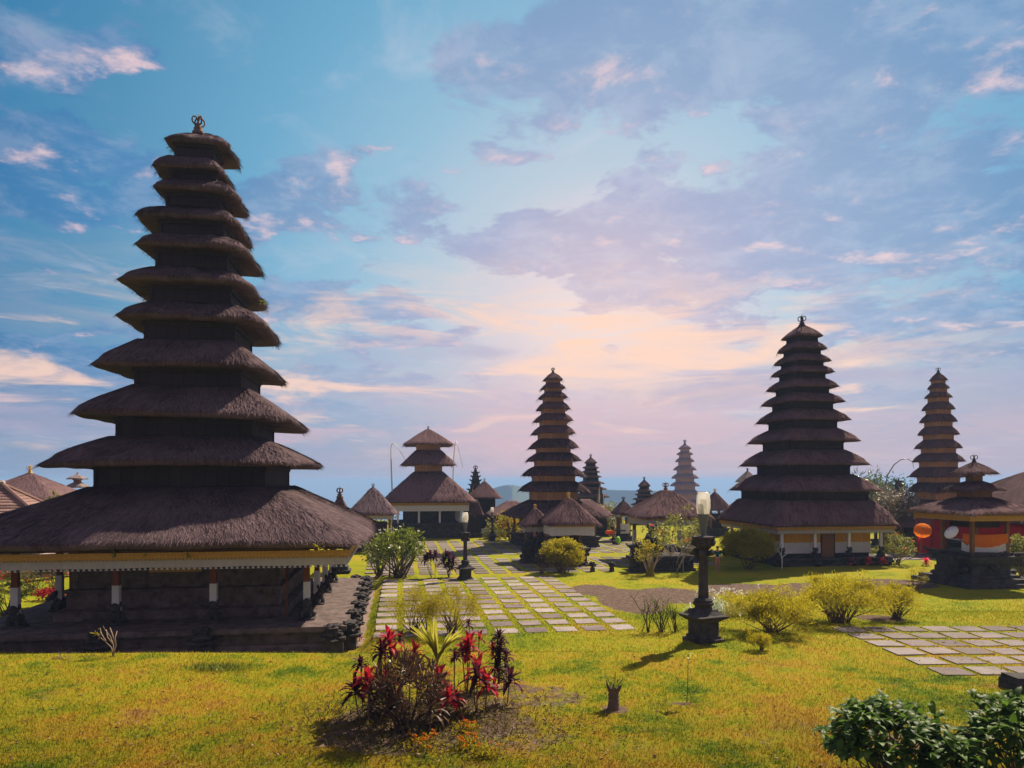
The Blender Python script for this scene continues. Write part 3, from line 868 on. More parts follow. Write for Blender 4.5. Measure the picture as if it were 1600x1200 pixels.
# ---------------------------------------------------------------- the big dark tower on the left
def valance(root, h, zg0, zg1, zc, gold='gold', cloth='grey_cloth', tassel=.10, step=.16, wave=.03, sag=0, scallop=True):
    mb = MB(); square_band(mb, h, zg0, zg1, .07)
    if scallop: fringe_mesh(mb, h + .012, zg0 + .02, .07, .11)
    mb.build('carved_fascia', M[gold], root)
    mb = MB(); cloth_band(mb, h - .10, zc, zg0 + .04, wave, .085, sag=sag, hang=.02)
    v = mb.build('cloth_valance', M[cloth], root, smooth=True)
    if tassel:
        for k in range(4):
            mb = MB(); fringe_mesh(mb, h - .14, zc + .01, tassel, step, (k,))
            mb.build('tassel_fringe', M['white_cloth'], v)
def big_tower():
    TA = [(6.5, 2.93, 4.80, 2.80), (4.22, 5.51, 6.62, 2.27), (3.53, 7.19, 8.46, 1.80), (2.86, 9.07, 10.2, 1.54), (2.52, 10.8, 11.62, 1.38), (2.27, 12.19, 12.94, 1.22),
          (1.93, 13.55, 14.2, 1.10), (1.78, 14.70, 15.35, .92), (1.44, 15.8, 16.38, .78), (1.23, 16.72, 17.32, .66), (1.15, 17.78, None, None)]
    r = tower('tallest dark eleven tiered thatched pagoda on the left', -12.08, 28.0, TA, 18.62, M['thatch'], M['dark_wood'], thick=.26, straw=420, fin=.72, n=112, lean=.16, straw_first=26000, seed=1, finmat='bark', rough=.075, wonky=.55, bulge=.0)
    r.location = (-AX, AY, CAMZ - 5.45 * KA); r.scale = (KA, KA, KA)
    # roof details belong to the lowest roof
    g = -YARD
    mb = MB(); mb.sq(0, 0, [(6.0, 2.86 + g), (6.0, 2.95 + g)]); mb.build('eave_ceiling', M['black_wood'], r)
    mb = MB()
    for u in (-4.5, -1.5, 1.5, 4.5):
        mb.box(-5.9, 5.9, u - .07, u + .07, 2.70 + g, 2.859 + g)
    mb.build('beam', M['brown_wood'], r)
    valance(r, 6.0, 2.60 + g, 2.80 + g, 2.33 + g)
    # platform
    mb = MB()
    h, z1 = 5.8, .34 + g
    mb.sq(0, 0, [(h + .10, 0 - .1), (h + .10, .10), (h - .02, .14), (h - .06, .22), (h - .16, .24), (h - .16, .52), (h - .06, .54), (h - .02, .60), (h + .10, .63), (h + .10, z1)])
    for k in range(4):
        (tx, ty), (nx, ny) = side_frames()[k]
        for i in range(4):          # raised frames of the panels
            u0, u1 = -5.4 + i * 2.75, -5.4 + i * 2.75 + 2.45
            for a, b, za, zb in ((u0, u1, .27, .31), (u0, u1, .46, .50), (u0, u0 + .06, .31, .46), (u1 - .06, u1, .31, .46)):
                q = [(tx * e + nx * rr, ty * e + ny * rr) for e, rr in ((a, h - .18), (b, h - .12))]
                mb.box(min(q[0][0], q[1][0]), max(q[0][0], q[1][0]), min(q[0][1], q[1][1]), max(q[0][1], q[1][1]), za, zb)
    mb.build('stone_platform', M['stone_brown'], r, jitter=.018)
    sd = 0
    for k in range(4):
        (tx, ty), (nx, ny) = side_frames()[k]
        for u in (-5.5, -1.5, 1.5, 5.5) if k != 1 else (-5.5, -3.6, -1.5, .4, 1.9, 3.6, 5.5):
            sd += 1
            mb = MB(); cx, cy = tx * u + nx * (h + .08), ty * u + ny * (h + .08)
            mb.box(cx - .34, cx + .34, cy - .34, cy + .34, 0, .42, .92)
            mb.box(cx - .40, cx + .40, cy - .40, cy + .40, .41, .49)
            mb.blob((cx + nx * .12, cy + ny * .12, .60), (.30, .30, .15), .5, sd, 2, 3)
            mb.blob((cx + nx * .14, cy + ny * .14, .80), (.26, .26, .12), .5, sd + .5, 2, 3)
            mb.blob((cx + nx * .2, cy + ny * .2, .42), (.28, .28, .09), .5, sd + .7, 2, 3)
            mb.build('carved_pilaster', M['stone'], r, jitter=.02)
    # inner cell
    mb = MB(); mb.sq(0, 0, [(3.75, z1), (3.75, z1 + .30), (3.62, z1 + .34), (3.45, z1 + .36), (3.45, z1 + .88), (3.55, z1 + .90), (3.55, z1 + 1.00), (3.33, z1 + 1.02), (3.33, z1 + 2.51)])
    for k in range(4):
        (tx, ty), (nx, ny) = side_frames()[k]
        for u in (-3.2, -1.07, 1.07, 3.2):
            cx, cy = tx * u + nx * 3.33, ty * u + ny * 3.33
            mb.box(cx - .10, cx + .10, cy - .10, cy + .10, z1 + 1.02, z1 + 2.50)
    w = mb.build('cell_wall', M['stone_brown'], r, jitter=.008)
    mb = MB(); mb.box(-.85, .85, -3.47, -3.36, z1 + 1.55, z1 + 1.85); 
    mb.build('carved_plaque', M['gold'], w)
    # columns
    sd = 0
    done = set()
    for k in range(4):
        (tx, ty), (nx, ny) = side_frames()[k]
        for u in (-4.5, -1.5, 1.5, 4.5):
            x, y = tx * u + nx * 4.5, ty * u + ny * 4.5
            key = (round(x, 1), round(y, 1))
            if key in done: continue
            done.add(key); sd += 1
            column(r, x, y, z1, 2.72 + g, .09, 'red_wood', 'white_cloth', .66, math.atan2(ny, nx), sd, hh=.44)
    # ferns growing in the thatch
    return r
big = big_tower()
def on_big(x, y, z):
    return Vector((-AX + KA * (CR * x - SR * y), AY + KA * (SR * x + CR * y), CAMZ + (z - CAMZ) * KA))
# pole leaning on the cell, small finial shrine behind the roof
mb = MB(); a, b = on_big(3.75, -3.95, .34), on_big(3.62, -3.3, 2.55)
mb.tube([a, (a + b) / 2 + Vector((.02, 0, 0)), b], [.035, .033, .03], 8)
tag(mb.build('wooden_pole', M['red_wood'], smooth=True), 'red brown pole leaning on the inner wall of the big tower', 'pole')
mb = MB(); a = on_big(3.1, -4.0, .34); b = on_big(3.35, -3.36, 2.5)
mb.tube([a, b], .03, 6)
tag(mb.build('bamboo_pole', M['bark'], smooth=True), 'thin dark pole leaning beside the corner of the inner wall', 'pole')

# ---------------------------------------------------------------- eleven tiers on the right with yellow and white curtains
def right_tower():
    Yd, ax = 50.0, 1253
    rows = [(1219, 1288, 529), (1212, 1294, 549), (1204, 1298, 568), (1199, 1302, 586), (1189, 1308, 609), (1179, 1316, 632), (1170, 1325, 660), (1155, 1338, 692), (1139, 1350, 728), (1121, 1367, 767)]
    T = tiers_px(ax, Yd, rows, .66, .66)
    T = [(4.5, 2.15, 3.75, 2.95)] + T
    X = (ax - 800) / F * Yd
    r = tower('dark eleven tiered pagoda with yellow and white curtains round its base', X, Yd, T, CAMZ + (HZ - 508) / F * Yd, M['thatch_brown'], M['dark_wood'], thick=.2, straw=90, sw=.02, slen=.45, fin=.75, n=80, seed=2, finmat='stone')
    g = -YARD
    valance(r, 4.15, 1.92 + g, 2.10 + g, 1.70 + g, cloth='grey_cloth', tassel=.07, step=.16)
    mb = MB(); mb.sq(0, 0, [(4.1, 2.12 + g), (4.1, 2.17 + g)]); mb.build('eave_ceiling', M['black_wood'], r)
    carved_base(r, 3.9, -.1, .50, M['stone'], pil=(-3.6, -1.3, 1.3, 3.6), horns=.4, seed=4)
    mb = MB(); mb.sq(0, 0, [(3.0, .50), (3.0, 2.60)]); w = mb.build('cell_wall', M['dark_wood'], r)
    for k, (tx, ty), (nx, ny) in [(k, *side_frames()[k]) for k in range(4)]:
        for u0, u1 in ((-1, -.17), (.17, 1)):
            mb = MB(); cloth_band(mb, 3.06, 1.45, 2.45, .03, .09, sides=(k,), u0=u0, u1=u1)
            mb.build('yellow_curtain', M['yellow_cloth'], r, smooth=True)
            mb = MB(); cloth_band(mb, 3.07, .75, 1.46, .018, .16, sides=(k,), u0=u0, u1=u1)
            mb.build('white_curtain', M['white_cloth'], r, smooth=True)
        q = [(tx * e + nx * rr, ty * e + ny * rr) for e, rr in ((-.42, 2.9), (.42, 3.1))]
        mb = MB(); mb.box(min(q[0][0], q[1][0]), max(q[0][0], q[1][0]), min(q[0][1], q[1][1]), max(q[0][1], q[1][1]), .501, 2.3)
        mb.build('door', M['brown_wood'], r)
    done, sd = set(), 20
    for k in range(4):
        (tx, ty), (nx, ny) = side_frames()[k]
        for u in (-3.5, -1.2, 1.2, 3.5):
            x, y = tx * u + nx * 3.5, ty * u + ny * 3.5
            key = (round(x, 1), round(y, 1))
            if key in done: continue
            done.add(key); sd += 1
            column(r, x, y, .5, 2.5, .085, 'white_paint', None, .62, math.atan2(ny, nx), sd)
right_tower()

# ---------------------------------------------------------------- the tan walled towers and those farther off
def far_tower(label, ax, Yd, rows, apex_px, roofmat, wall, base=None, frac=.62, fin=.5, thick=.2, straw=60, bf=.64, group='pagodas beyond the paved field', seed=0, n=56):
    T = tiers_px(ax, Yd, rows, frac, bf)
    X = (ax - 800) / F * Yd
    r = tower(label, X, Yd, T, CAMZ + (HZ - apex_px) / F * Yd, roofmat, wall, thick=thick, straw=straw, fin=fin, n=n, seed=seed, group=group, sw=.03, slen=.5)
    g = -YARD
    h, ze = T[0][0], T[0][1] + g
    if ze > 1.2:
        carved_base(r, h * .80, -.1, ze * .35, M['stone'], horns=.4)
        mb = MB(); mb.sq(0, 0, [(h * .55, ze * .35), (h * .55, ze + .1)]); mb.build('cell_wall', wall, r)
        for sx in (-1, 1):
            for sy in (-1, 1):
                column(r, sx * h * .72, sy * h * .72, ze * .35, ze + .05, .09, 'brown_wood')
    return r
rowsC = [(847, 879, 595), (843, 882, 608), (839, 886, 623), (835, 890, 641), (831, 894, 659), (826, 897, 679), (822, 902, 701), (818, 907, 721), (811, 912, 744), (805, 918, 768), (777, 948, 806)]
far_tower('tan walled eleven tiered pagoda standing tall in the middle', 864, 62, rowsC, 582, M['thatch_brown'], M['tan_wood'], frac=.66, seed=3)
rowsD = [(1451, 1482, 595), (1448, 1486, 608), (1443, 1490, 622), (1438, 1494, 641), (1434, 1498, 660), (1431, 1501, 680), (1425, 1505, 701), (1421, 1510, 722), (1415, 1514, 746), (1412, 1520, 769), (1392, 1540, 803)]
far_tower('tan walled eleven tiered pagoda behind the shrine at the right', 1466, 62, rowsD, 582, M['thatch_brown'], M['tan_wood'], frac=.66, seed=4)
rowsE = [(1060, 1081, 702), (1057, 1084, 711), (1055, 1086, 722), (1051, 1089, 735), (1048, 1092, 748), (1046, 1094, 760), (1043, 1097, 773), (1036, 1104, 792)]
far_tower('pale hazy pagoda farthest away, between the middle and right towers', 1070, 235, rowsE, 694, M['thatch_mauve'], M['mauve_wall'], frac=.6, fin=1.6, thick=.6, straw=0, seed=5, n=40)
rowsF = [(912, 933, 724), (909, 936, 732), (908, 938, 738.5), (906, 941, 746), (900, 945, 756), (897, 949, 765), (893, 954, 777), (885, 962, 797)]
far_tower('dark stubby pagoda with open storeys just right of the middle tower', 923, 88, rowsF, 715, M['thatch_brown'], M['dark_wood'], frac=.5, straw=0, seed=6, n=40)
rowsG = [(996, 1017, 760), (992, 1019, 768), (990, 1021, 774), (986, 1024, 781), (983, 1027, 790), (978, 1032, 803)]
far_tower('small five tiered dark pagoda peeping over the thatched shrine roof', 1006.5, 92, rowsG, 750, M['thatch_brown'], M['dark_wood'], frac=.5, straw=0, seed=7, n=40)

# ---------------------------------------------------------------- three tiered pavilion left of the middle
def three_tier():
    Yd, ax = 72.0, 669.0
    k = Yd / F
    z = lambda py: CAMZ + (HZ - py) * k
    T = tiers_px(ax, Yd, [(632, 708, 697), (629, 712, 728), (600, 741, 783)], .5, .55)
    T = [(T[0][0], T[0][1], z(737), 1.28), (T[1][0], T[1][1], z(704), 1.12), (T[2][0], T[2][1], None, None)]
    r = tower('three tiered brown thatched pavilion on a dark stone base', (ax - 800) * k, Yd, T, z(671), M['thatch_brown'], M['tan_wood'], name='tiered_pavilion', thick=.24, straw=70, sw=.03, slen=.5, fin=.4, n=64, seed=8, bulge=.0)
    g = -YARD; ze = T[0][1] + g; h = T[0][0]
    mb = MB(); square_band(mb, h * .86, ze - .30, ze - .06); mb.build('carved_fascia', M['gold'], r)
    mb = MB(); square_band(mb, h * .85, ze - .86, ze - .31, .05); mb.build('cloth_valance', M['white_cloth'], r)
    mb = MB(); mb.sq(0, 0, [(h * .82, ze - .05), (h * .82, ze + .03)]); mb.build('eave_ceiling', M['black_wood'], r)
    carved_base(r, 3.4, -.1, 1.45, M['stone'], horns=.4)
    mb = MB(); mb.sq(0, 0, [(2.5, 1.45), (2.5, ze)]); mb.build('cell_wall', M['stone'], r)
    done = set()
    for q in range(4):
        (tx, ty), (nx, ny) = side_frames()[q]
        for u in (-3.0, -1.0, 1.0, 3.0):
            p = (round(tx * u + nx * 3.0, 1), round(ty * u + ny * 3.0, 1))
            if p in done: continue
            done.add(p); column(r, p[0], p[1], 1.45, ze - .3, .09, 'white_paint')
three_tier()

# ---------------------------------------------------------------- smaller thatched shrines
def shrine(name, label, cat, ax, Yd, roofs, base, posts=None, fascia=None, wall=None, rot=ROT, gz=YARD, roofmat='thatch_brown', straw=120, fin=.35, finmat='stone', group=None, seed=0, horns=.35, steps=None, lumps=0, statues=0, n=64, thick=.16, bulge=.0):
    """roofs: (half-width, eave z, top z, top half) bottom to top in world heights"""
    X = (ax - 800) / F * Yd
    r = empty(name, (X, Yd, gz), rot, label, cat, group)
    for i, (h, ze, zt, th) in enumerate(roofs):
        thatch('thatched_roof', r, h, ze - gz, zt - gz, th, M[roofmat], thick * (1 if i == 0 else .8), n, int(straw * h * h), int(straw * h), seed * 9 + i, under=h * .4, bulge=bulge, sw=.022, slen=.42)
        if i + 1 < len(roofs):
            b = th * .92; mb = MB(); mb.sq(0, 0, [(b, zt - gz - .2), (b, roofs[i + 1][1] - gz + .1)]); mb.sq(0, 0, [(b + .06, roofs[i + 1][1] - gz - .08), (b + .1, roofs[i + 1][1] - gz + .09)])
            mb.build('storey', M['brown_wood'], r)
    if fin: finial(r, roofs[-1][2] - gz - .04, fin, M[finmat])
    h0, ze = roofs[0][0], roofs[0][1] - gz
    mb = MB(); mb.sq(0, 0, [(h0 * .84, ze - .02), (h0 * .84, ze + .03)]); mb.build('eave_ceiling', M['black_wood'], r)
    if base: carved_base(r, base[0], -.1, base[1], M['stone'], horns=horns, steps=steps, lumps=lumps, seed=seed)
    bz = base[1] if base else 0
    if fascia:
        f0, f1, gm, c0, cm = fascia        # gold depth, cloth depth
        hf = h0 * .83
        mb = MB(); square_band(mb, hf, ze - f0, ze - .01, .05); mb.build('carved_fascia', M[gm], r)
        if cm:
            mb = MB(); cloth_band(mb, hf - .04, ze - f0 - f1, ze - f0 + .02, .025, .07, hang=c0); mb.build('cloth_valance', M[cm], r, smooth=True)
    if posts:
        hp, w, mat, wrap = posts
        for sx in (-1, 1):
            for sy in (-1, 1):
                column(r, sx * hp, sy * hp, bz, ze + .02, w, mat, wrap, 0, 0)
    if wall:
        hw, z0, z1, mat = wall
        mb = MB(); mb.sq(0, 0, [(hw, z0), (hw, z1)]); mb.build('cell_wall', M[mat], r)
    for i in range(statues):
        a = rot + i * 1.57
        mb = MB(); sx, sy = ((-1, -1), (1, -1), (1, 1), (-1, 1))[i]
        statue(mb, sx * (base[0] + .05), sy * (base[0] + .05), .0 if lumps else bz, .9, -pi / 2, seed + i); mb.build('guardian_statue', M['stone'], r, smooth=True)
    return r
# brown shrine with a deep white valance, in the middle of the field
rI = shrine('thatched_shrine', 'brown thatched shrine with a deep white pleated valance behind the round golden bush', 'shrine', 888, 47.0,
       [(1.73, 2.24, 3.91, .14)], (1.05, 1.15), posts=(.62, .10, 'brown_wood', None), fascia=(.14, .52, 'gold', .05, 'white_cloth'), wall=(.64, 1.1, 1.75, 'dark_wood'), straw=420, seed=11, lumps=16, fin=.42, finmat='gold_plain')
shrine('thatched_shrine', 'small thatched shrine half hidden behind the brown shrine, over two carved pedestals', 'shrine', 836, 49.0,
       [(1.05, 1.98, 3.15, .12)], (.85, .9), posts=(.5, .07, 'brown_wood', None), fascia=(.06, .34, 'gold', .02, 'grey_cloth'), straw=300, seed=12, fin=.34, finmat='gold_plain', lumps=10)
def carved_pedestal(px, py, h, label, seed, w=.45):
    g = G(px, py)
    r = empty('carved_pedestal', g, ROT, label, 'stone pedestal', 'dark carved stone pedestals')
    carved_base(r, w, -.08, h * .62, M['stone'], horns=.25, lumps=10, seed=seed)
    mb = MB(); statue(mb, 0, 0, h * .6, h * .52, -pi / 2, seed); mb.build('guardian_statue', M['stone'], r, smooth=True)
    return r
carved_pedestal(826, 879, 1.75, 'left one of a close pair of dark carved pedestals below the half hidden shrine', 31)
carved_pedestal(843, 879, 1.75, 'right one of a close pair of dark carved pedestals below the half hidden shrine', 32)
# wide brown roof behind the hibiscus
shrine('open_pavilion', 'wide thatched pavilion with ring shaped finial behind the hibiscus and the tall lamp', 'pavilion', 1040, 50.0,
       [(2.52, 2.55, 4.38, .3)], (2.0, .9), posts=(1.7, .10, 'brown_wood', 'white_cloth'), fascia=(.14, .36, 'gold', .03, 'grey_cloth'), straw=300, seed=13, fin=.62, finmat='brown_wood', lumps=26, horns=.5)
for px, py, h, lab, sd in ((996, 893, 1.55, 'dark stone guardian at the left front corner of the hibiscus pavilion terrace', 41), (1018, 886, 2.3, 'taller dark stone guardian beside the hibiscus pavilion terrace', 42)):
    carved_pedestal(px, py, h, lab, sd, .42)
def terrace():
    a, b = G(1000, 894), G(1082, 893)
    r = empty('stone_terrace', (a + b) / 2 + Vector((0, 1.0, 0)), ROT, 'low dark stone terrace below the hibiscus, in front of the wide pavilion', 'terrace')
    mb = MB(); L = (b - a).length / 2
    mb.box(-L, L, -.9, 1.2, -.05, .75); mb.box(-L - .1, L + .1, -1.0, 1.3, -.05, .18); mb.box(-L - .1, L + .1, -1.0, 1.3, .75, .93)
    for i in range(14): mb.blob((-L + .15 + i * (2 * L - .3) / 13, -.95, .5 + .25 * (i % 2)), (.16, .1, .14), .5, i, 1)
    mb.build('stone_wall', M['stone'], r, jitter=.02)
terrace()
shrine('thatched_shrine', 'little thatched shrine on a tapering dark stone base with a white cloth tied on it', 'shrine', 974, 66.0,
       [(.98, 2.0, 3.15, .16)], (.72, 1.0), posts=(.42, .10, 'brown_wood', None), fascia=(.05, .22, 'grey_cloth', .0, 'grey_cloth'), straw=100, seed=14, fin=.5, lumps=8,
       steps=[(1.05, -.1), (1.05, .10), (.85, .14), (.80, .45), (.55, .50), (.5, .85), (.66, .9), (.66, 1.0)])
g = P(976.5, 818, 65.4)
mb = MB(); mb.v = []
w = .42
for i in range(7):
    u = -w + 2 * w * i / 6
    for zz, o in ((g.z, 0), (g.z - .45, .02), (g.z - .92, .05)): mb.v.append((g.x + u, g.y - o - .03 * math.sin(i * 2), zz))
for i in range(6):
    for q in range(2): mb.f.append((i * 3 + q, i * 3 + q + 1, i * 3 + q + 4, i * 3 + q + 3))
tag(mb.build('hanging_cloth', M['white_cloth'], smooth=True), 'white cloth tied to the front of the little dark shrine', 'cloth')

# shrine on the right, on its stack of black stone, corner towards us
rK = shrine('tiered_shrine', 'three tiered thatched shrine on a tall stack of black carved stone at the right', 'shrine', 1522, 38.4,
       [(2.42, 3.28, 4.16, .62), (1.10, 4.50, 5.02, .30), (.86, 5.36, 6.02, .10)], (1.42, 1.72), posts=(1.02, .085, 'brown_wood', None), fascia=(.30, .0, 'gold', 0, None), straw=330, seed=15, fin=.46, roofmat='thatch_brown', horns=.75, lumps=14,
       steps=[(2.12, -.1), (2.12, .20), (1.84, .22), (1.84, .40), (1.44, .43), (1.44, .56), (1.22, .60), (1.14, .70), (1.14, 1.06), (1.24, 1.10), (1.24, 1.2), (1.40, 1.23), (1.40, 1.38), (1.54, 1.41), (1.54, 1.54), (1.22, 1.57), (1.22, 1.72)], thick=.2)
Kx, Ky = (1522 - 800) / F * 38.4, 38.4
def onK(x, y, z): return Vector((Kx + CR * x - SR * y, Ky + SR * x + CR * y, z + YARD))
mb = MB()
for i in range(5):     # steps on the left hand face
    mb.box(-1.9 - .3 + .12 * i, -1.2, -.5, .5, .2 + i * .26 - .2, .2 + (i + 1) * .26)
sK = mb.build('stair', M['stone'], rK, jitter=.02)
mb = MB(); mb.box(-.80, .80, -.80, .80, 3.02, 3.70); mb.build('hanging_case', M['dark_wood'], rK)
def swag(name, pts_a, pts_b, sag, drop0, drop1, mat, label, cat='cloth'):
    """cloth strung between two points"""
    mb = MB(); n = 24
    for i in range(n + 1):
        u = i / n; p = pts_a.lerp(pts_b, u); s = sag * 4 * u * (1 - u); w = .03 * math.sin(i * 1.7)
        d = drop0 + (drop1 - drop0) * 4 * u * (1 - u)
        for q in (0, .5, 1): mb.v.append((p.x + w * q, p.y - w * q, p.z - s * (.6 if q == 0 else 1) - d * q))
    for i in range(n):
        for q in range(2): mb.f.append((i * 3 + q, i * 3 + q + 1, i * 3 + q + 4, i * 3 + q + 3))
    return tag(mb.build(name, M[mat], smooth=True), label, cat)
swag('hanging_cloth', onK(-1.12, -.5, 2.70), onK(.98, -1.14, 2.72), .12, .45, .62, 'orange_cloth', 'orange cloth hung between the posts of the black stone shrine')
swag('hanging_cloth', onK(-1.14, -.44, 2.36), onK(1.0, -1.08, 2.40), .22, .55, .5, 'white_cloth', 'white cloth sagging below the orange one on the black stone shrine')

def umbrella(name, mat, foot, top, rad, label, fringe=.1):
    """ceremonial umbrella: pole along foot->top, canopy at the top"""
    r = empty(name, foot, 0, label, 'umbrella', 'ceremonial umbrellas beside the shrine')
    ax = (top - foot); L = ax.length; ax.normalize()
    mb = MB(); mb.tube([(0, 0, 0), tuple(ax * (L + .12))], [.022, .018], 6); mb.build('pole', M['brown_wood'], r)
    e = ax.cross(Vector((1, 0, 0))).normalized(); f = ax.cross(e)
    mb = MB(); n = 24
    prof = [(.03, 0.06), (.35, -.02), (.72, -.14), (1.0, -.30), (1.0, -.30 - fringe)]
    for q, dz in prof:
        for i in range(n):
            a = 2 * pi * i / n; rr = q * rad * (1 + .02 * math.cos(a * 12))
            mb.v.append(tuple(ax * (L + dz * rad * 1.3) + e * rr * math.cos(a) + f * rr * math.sin(a)))
    for k in range(len(prof) - 1):
        for i in range(n):
            j = (i + 1) % n; mb.f.append((k * n + i, k * n + j, k * n + n + j, k * n + n + i))
    mb.f.append(tuple(range(n)))
    mb.build('canopy', M[mat], r)
    return r
umbrella('ceremonial_umbrella', 'orange_cloth', P(1437, 868, 43.4), P(1442, 826, 40.9), .46, 'orange ceremonial umbrella left of the black stone shrine')
umbrella('ceremonial_umbrella', 'white_paint', P(1512, 852, 37.3), P(1483, 829, 37.0), .37, 'white ceremonial umbrella tilted out from the post of the black stone shrine')

# red hung pavilion and big dark roof at the right edge
rL = empty('long_pavilion', (36.6, 50.0, YARD), ROT, 'long dark roofed pavilion hung with red cloth at the right edge', 'pavilion')
thatch('thatched_roof', rL, 5.4, 2.75, 6.1, .6, M['thatch_brown'], .25, 72, 3500, 1500, 51, under=2.0, bulge=.05, sw=.02)
carved_base(rL, 4.6, -.1, 1.25, M['stone'], horns=0, seed=3)
mb = MB(); mb.sq(0, 0, [(3.9, 1.25), (3.9, 2.95)]); mb.build('cell_wall', M['red_cloth'], rL)
mb = MB(); cloth_band(mb, 4.5, 1.35, 1.9, .02, .12); square_band(mb, 4.62, 1.25, 1.33, .1); mb.build('white_rail', M['white_paint'], rL)
mb = MB(); cloth_band(mb, 4.55, 1.38, 2.55, .04, .14); mb.build('red_curtain', M['red_cloth'], rL, smooth=True)
for u in (-4.3, -1.4, 1.4, 4.3):
    for v in (-4.3, 4.3): column(rL, u, v, 1.25, 2.8, .1, 'red_wood')
def red_fence():
    a, b = P(1432, 862, 52), P(1478, 862, 52)
    r = empty('red_screen', (a.x, 52, YARD), 0, 'red cloth screen on posts behind the orange umbrella', 'screen')
    w = b.x - a.x; mb = MB(); n = 20
    for i in range(n + 1):
        for zz in (.25, 1.75): mb.v.append((w * i / n, .05 * math.sin(i * 1.9), zz))
    for i in range(n): mb.f.append((2 * i, 2 * i + 1, 2 * i + 3, 2 * i + 2))
    mb.build('red_cloth', M['red_cloth'], r, smooth=True)
    for q in (0, .5, 1):
        mb = MB(); mb.box(w * q - .06, w * q + .06, -.08, .04, 0, 3.1); mb.build('post', M['red_wood'], r)
    mb = MB(); mb.box(-.1, w + .1, -.1, .06, 2.75, 2.95); mb.build('beam', M['red_wood'], r)
red_fence()
shrine('thatched_pavilion', 'low dark thatched roof behind the orange umbrella', 'pavilion', 1415, 60.0, [(2.7, 1.3, 3.9, .2)], (1.9, .5), posts=(1.6, .1, 'brown_wood', None), wall=(1.4, .5, 1.8, 'dark_wood'), straw=60, seed=16, fin=0)

# ---------------------------------------------------------------- left middle: roofs, stone spire
shrine('thatched_pavilion', 'square thatched pavilion with pointed top between the big tower and the three tiered pavilion', 'pavilion', 583, 57.0, [(1.95, 2.42, 4.5, .12)], (1.5, .7), posts=(1.3, .09, 'brown_wood', 'white_cloth'), fascia=(.08, .30, 'brown_wood', .0, 'grey_cloth'), wall=(1.1, .6, 2.2, 'dark_wood'), straw=160, seed=17, fin=.4, finmat='bark', roofmat='thatch')
shrine('thatched_pavilion', 'narrow dark walled thatched house standing in front of the carved stone spire', 'pavilion', 757, 78.0, [(1.75, 3.15, 5.0, .14)], (1.25, .7), wall=(1.05, .7, 3.6, 'dark_wood'), straw=70, seed=18, fin=.4, finmat='stone_pale')
def candi():
    X = (743 - 800) / F * 84
    r = empty('stone_spire', (X, 84, YARD), ROT, 'dark carved stone spire with stepped horned tiers and a ring finial', 'shrine')
    mb = MB()
    z, h = 0.0, 1.35
    mb.sq(0, 0, [(1.5, -.1), (1.5, .6), (1.2, .62), (1.2, 3.4)])
    z = 3.4; h = 1.12
    for i in range(6):
        dz = .62 - .04 * i
        mb.sq(0, 0, [(h * .82, z - .05), (h * .80, z + dz * .62), (h * 1.0, z + dz * .66), (h * 1.03, z + dz * .98)])
        for sx in (-1, 1):
            for sy in (-1, 1): horn(mb, sx * h * .92, sy * h * .92, z + dz * .85, sx, sy, .42)
        z += dz; h *= .80
    mb.build('stepped_body', M['stone'], r, jitter=.03)
    finial(r, z, .85, M['stone'])
candi()
mb = MB(); a = P(738, 764, 83); b = P(733, 774, 82.6)
mb.tube([b, (b + a) / 2 + Vector((.3, 0, .1)), a], [.12, .1, .05], 6); mb.leaf(a, (.3, 0, 1), .5, .2, .2)
tag(mb.build('yellow_cloth_tie', M['yellow_cloth'], smooth=True), 'bright yellow cloth tied on the dark stone spire', 'cloth')
shrine('thatched_pavilion', 'little thatched hut with dark walls right of the three tiered pavilion base', 'pavilion', 739, 70.0, [(1.0, 1.7, 3.2, .4)], (.9, .5), wall=(.75, .5, 1.9, 'dark_wood'), straw=60, seed=19, fin=0)
shrine('thatched_shrine', 'slender shrine showing only its ring finial above the right slope of the big roof', 'shrine', 531, 44.0, [(.55, 3.1, 4.05, .12)], (.5, 1.2), posts=(.3, .08, 'brown_wood', None), straw=60, seed=24, fin=.66, finmat='bark')
shrine('thatched_shrine', 'small gilt topped thatched roof between the tall lamp head and the curtained pagoda', 'shrine', 1117, 72.0, [(1.35, 2.1, 3.9, .12)], (1.0, .8), posts=(.8, .09, 'brown_wood', None), wall=(.7, .8, 2.2, 'dark_wood'), straw=60, seed=25, fin=.45, finmat='gold_plain')
shrine('thatched_shrine', 'little roof tip peeping above the left eave of the curtained pagoda', 'shrine', 1168, 96.0, [(1.25, 4.9, 6.35, .14)], (1.0, 3.0), wall=(.6, 3.0, 5.0, 'dark_wood'), straw=30, seed=26, fin=.5, roofmat='thatch_pale')
shrine('thatched_pavilion', 'broad low thatched hall behind the half hidden shrine at the foot of the middle pagoda', 'pavilion', 800, 74.0, [(2.6, 1.5, 3.0, .4)], (2.0, .6), wall=(1.8, .6, 1.7, 'dark_wood'), straw=40, seed=27, fin=0)
shrine('thatched_pavilion', 'broad low thatched hall at the right foot of the middle pagoda', 'pavilion', 915, 72.0, [(2.4, 1.6, 3.2, .4)], (1.9, .6), wall=(1.7, .6, 1.8, 'dark_wood'), straw=40, seed=28, fin=0)
a_, b_ = P(735, 838, 80), P(836, 838, 80)
rw_ = empty('stone_wall', ((a_.x + b_.x) / 2, 80, YARD), ROT, 'low dark stone wall behind the offering table', 'wall')
mb = MB(); L_ = (b_.x - a_.x) / 2
mb.box(-L_, L_, -.3, .3, -.1, 1.5); mb.box(-L_ - .1, L_ + .1, -.4, .4, 1.5, 1.68); mb.box(-L_ - .1, L_ + .1, -.4, .4, -.1, .3)
mb.build('stone_courses', M['stone'], rw_, jitter=.03)
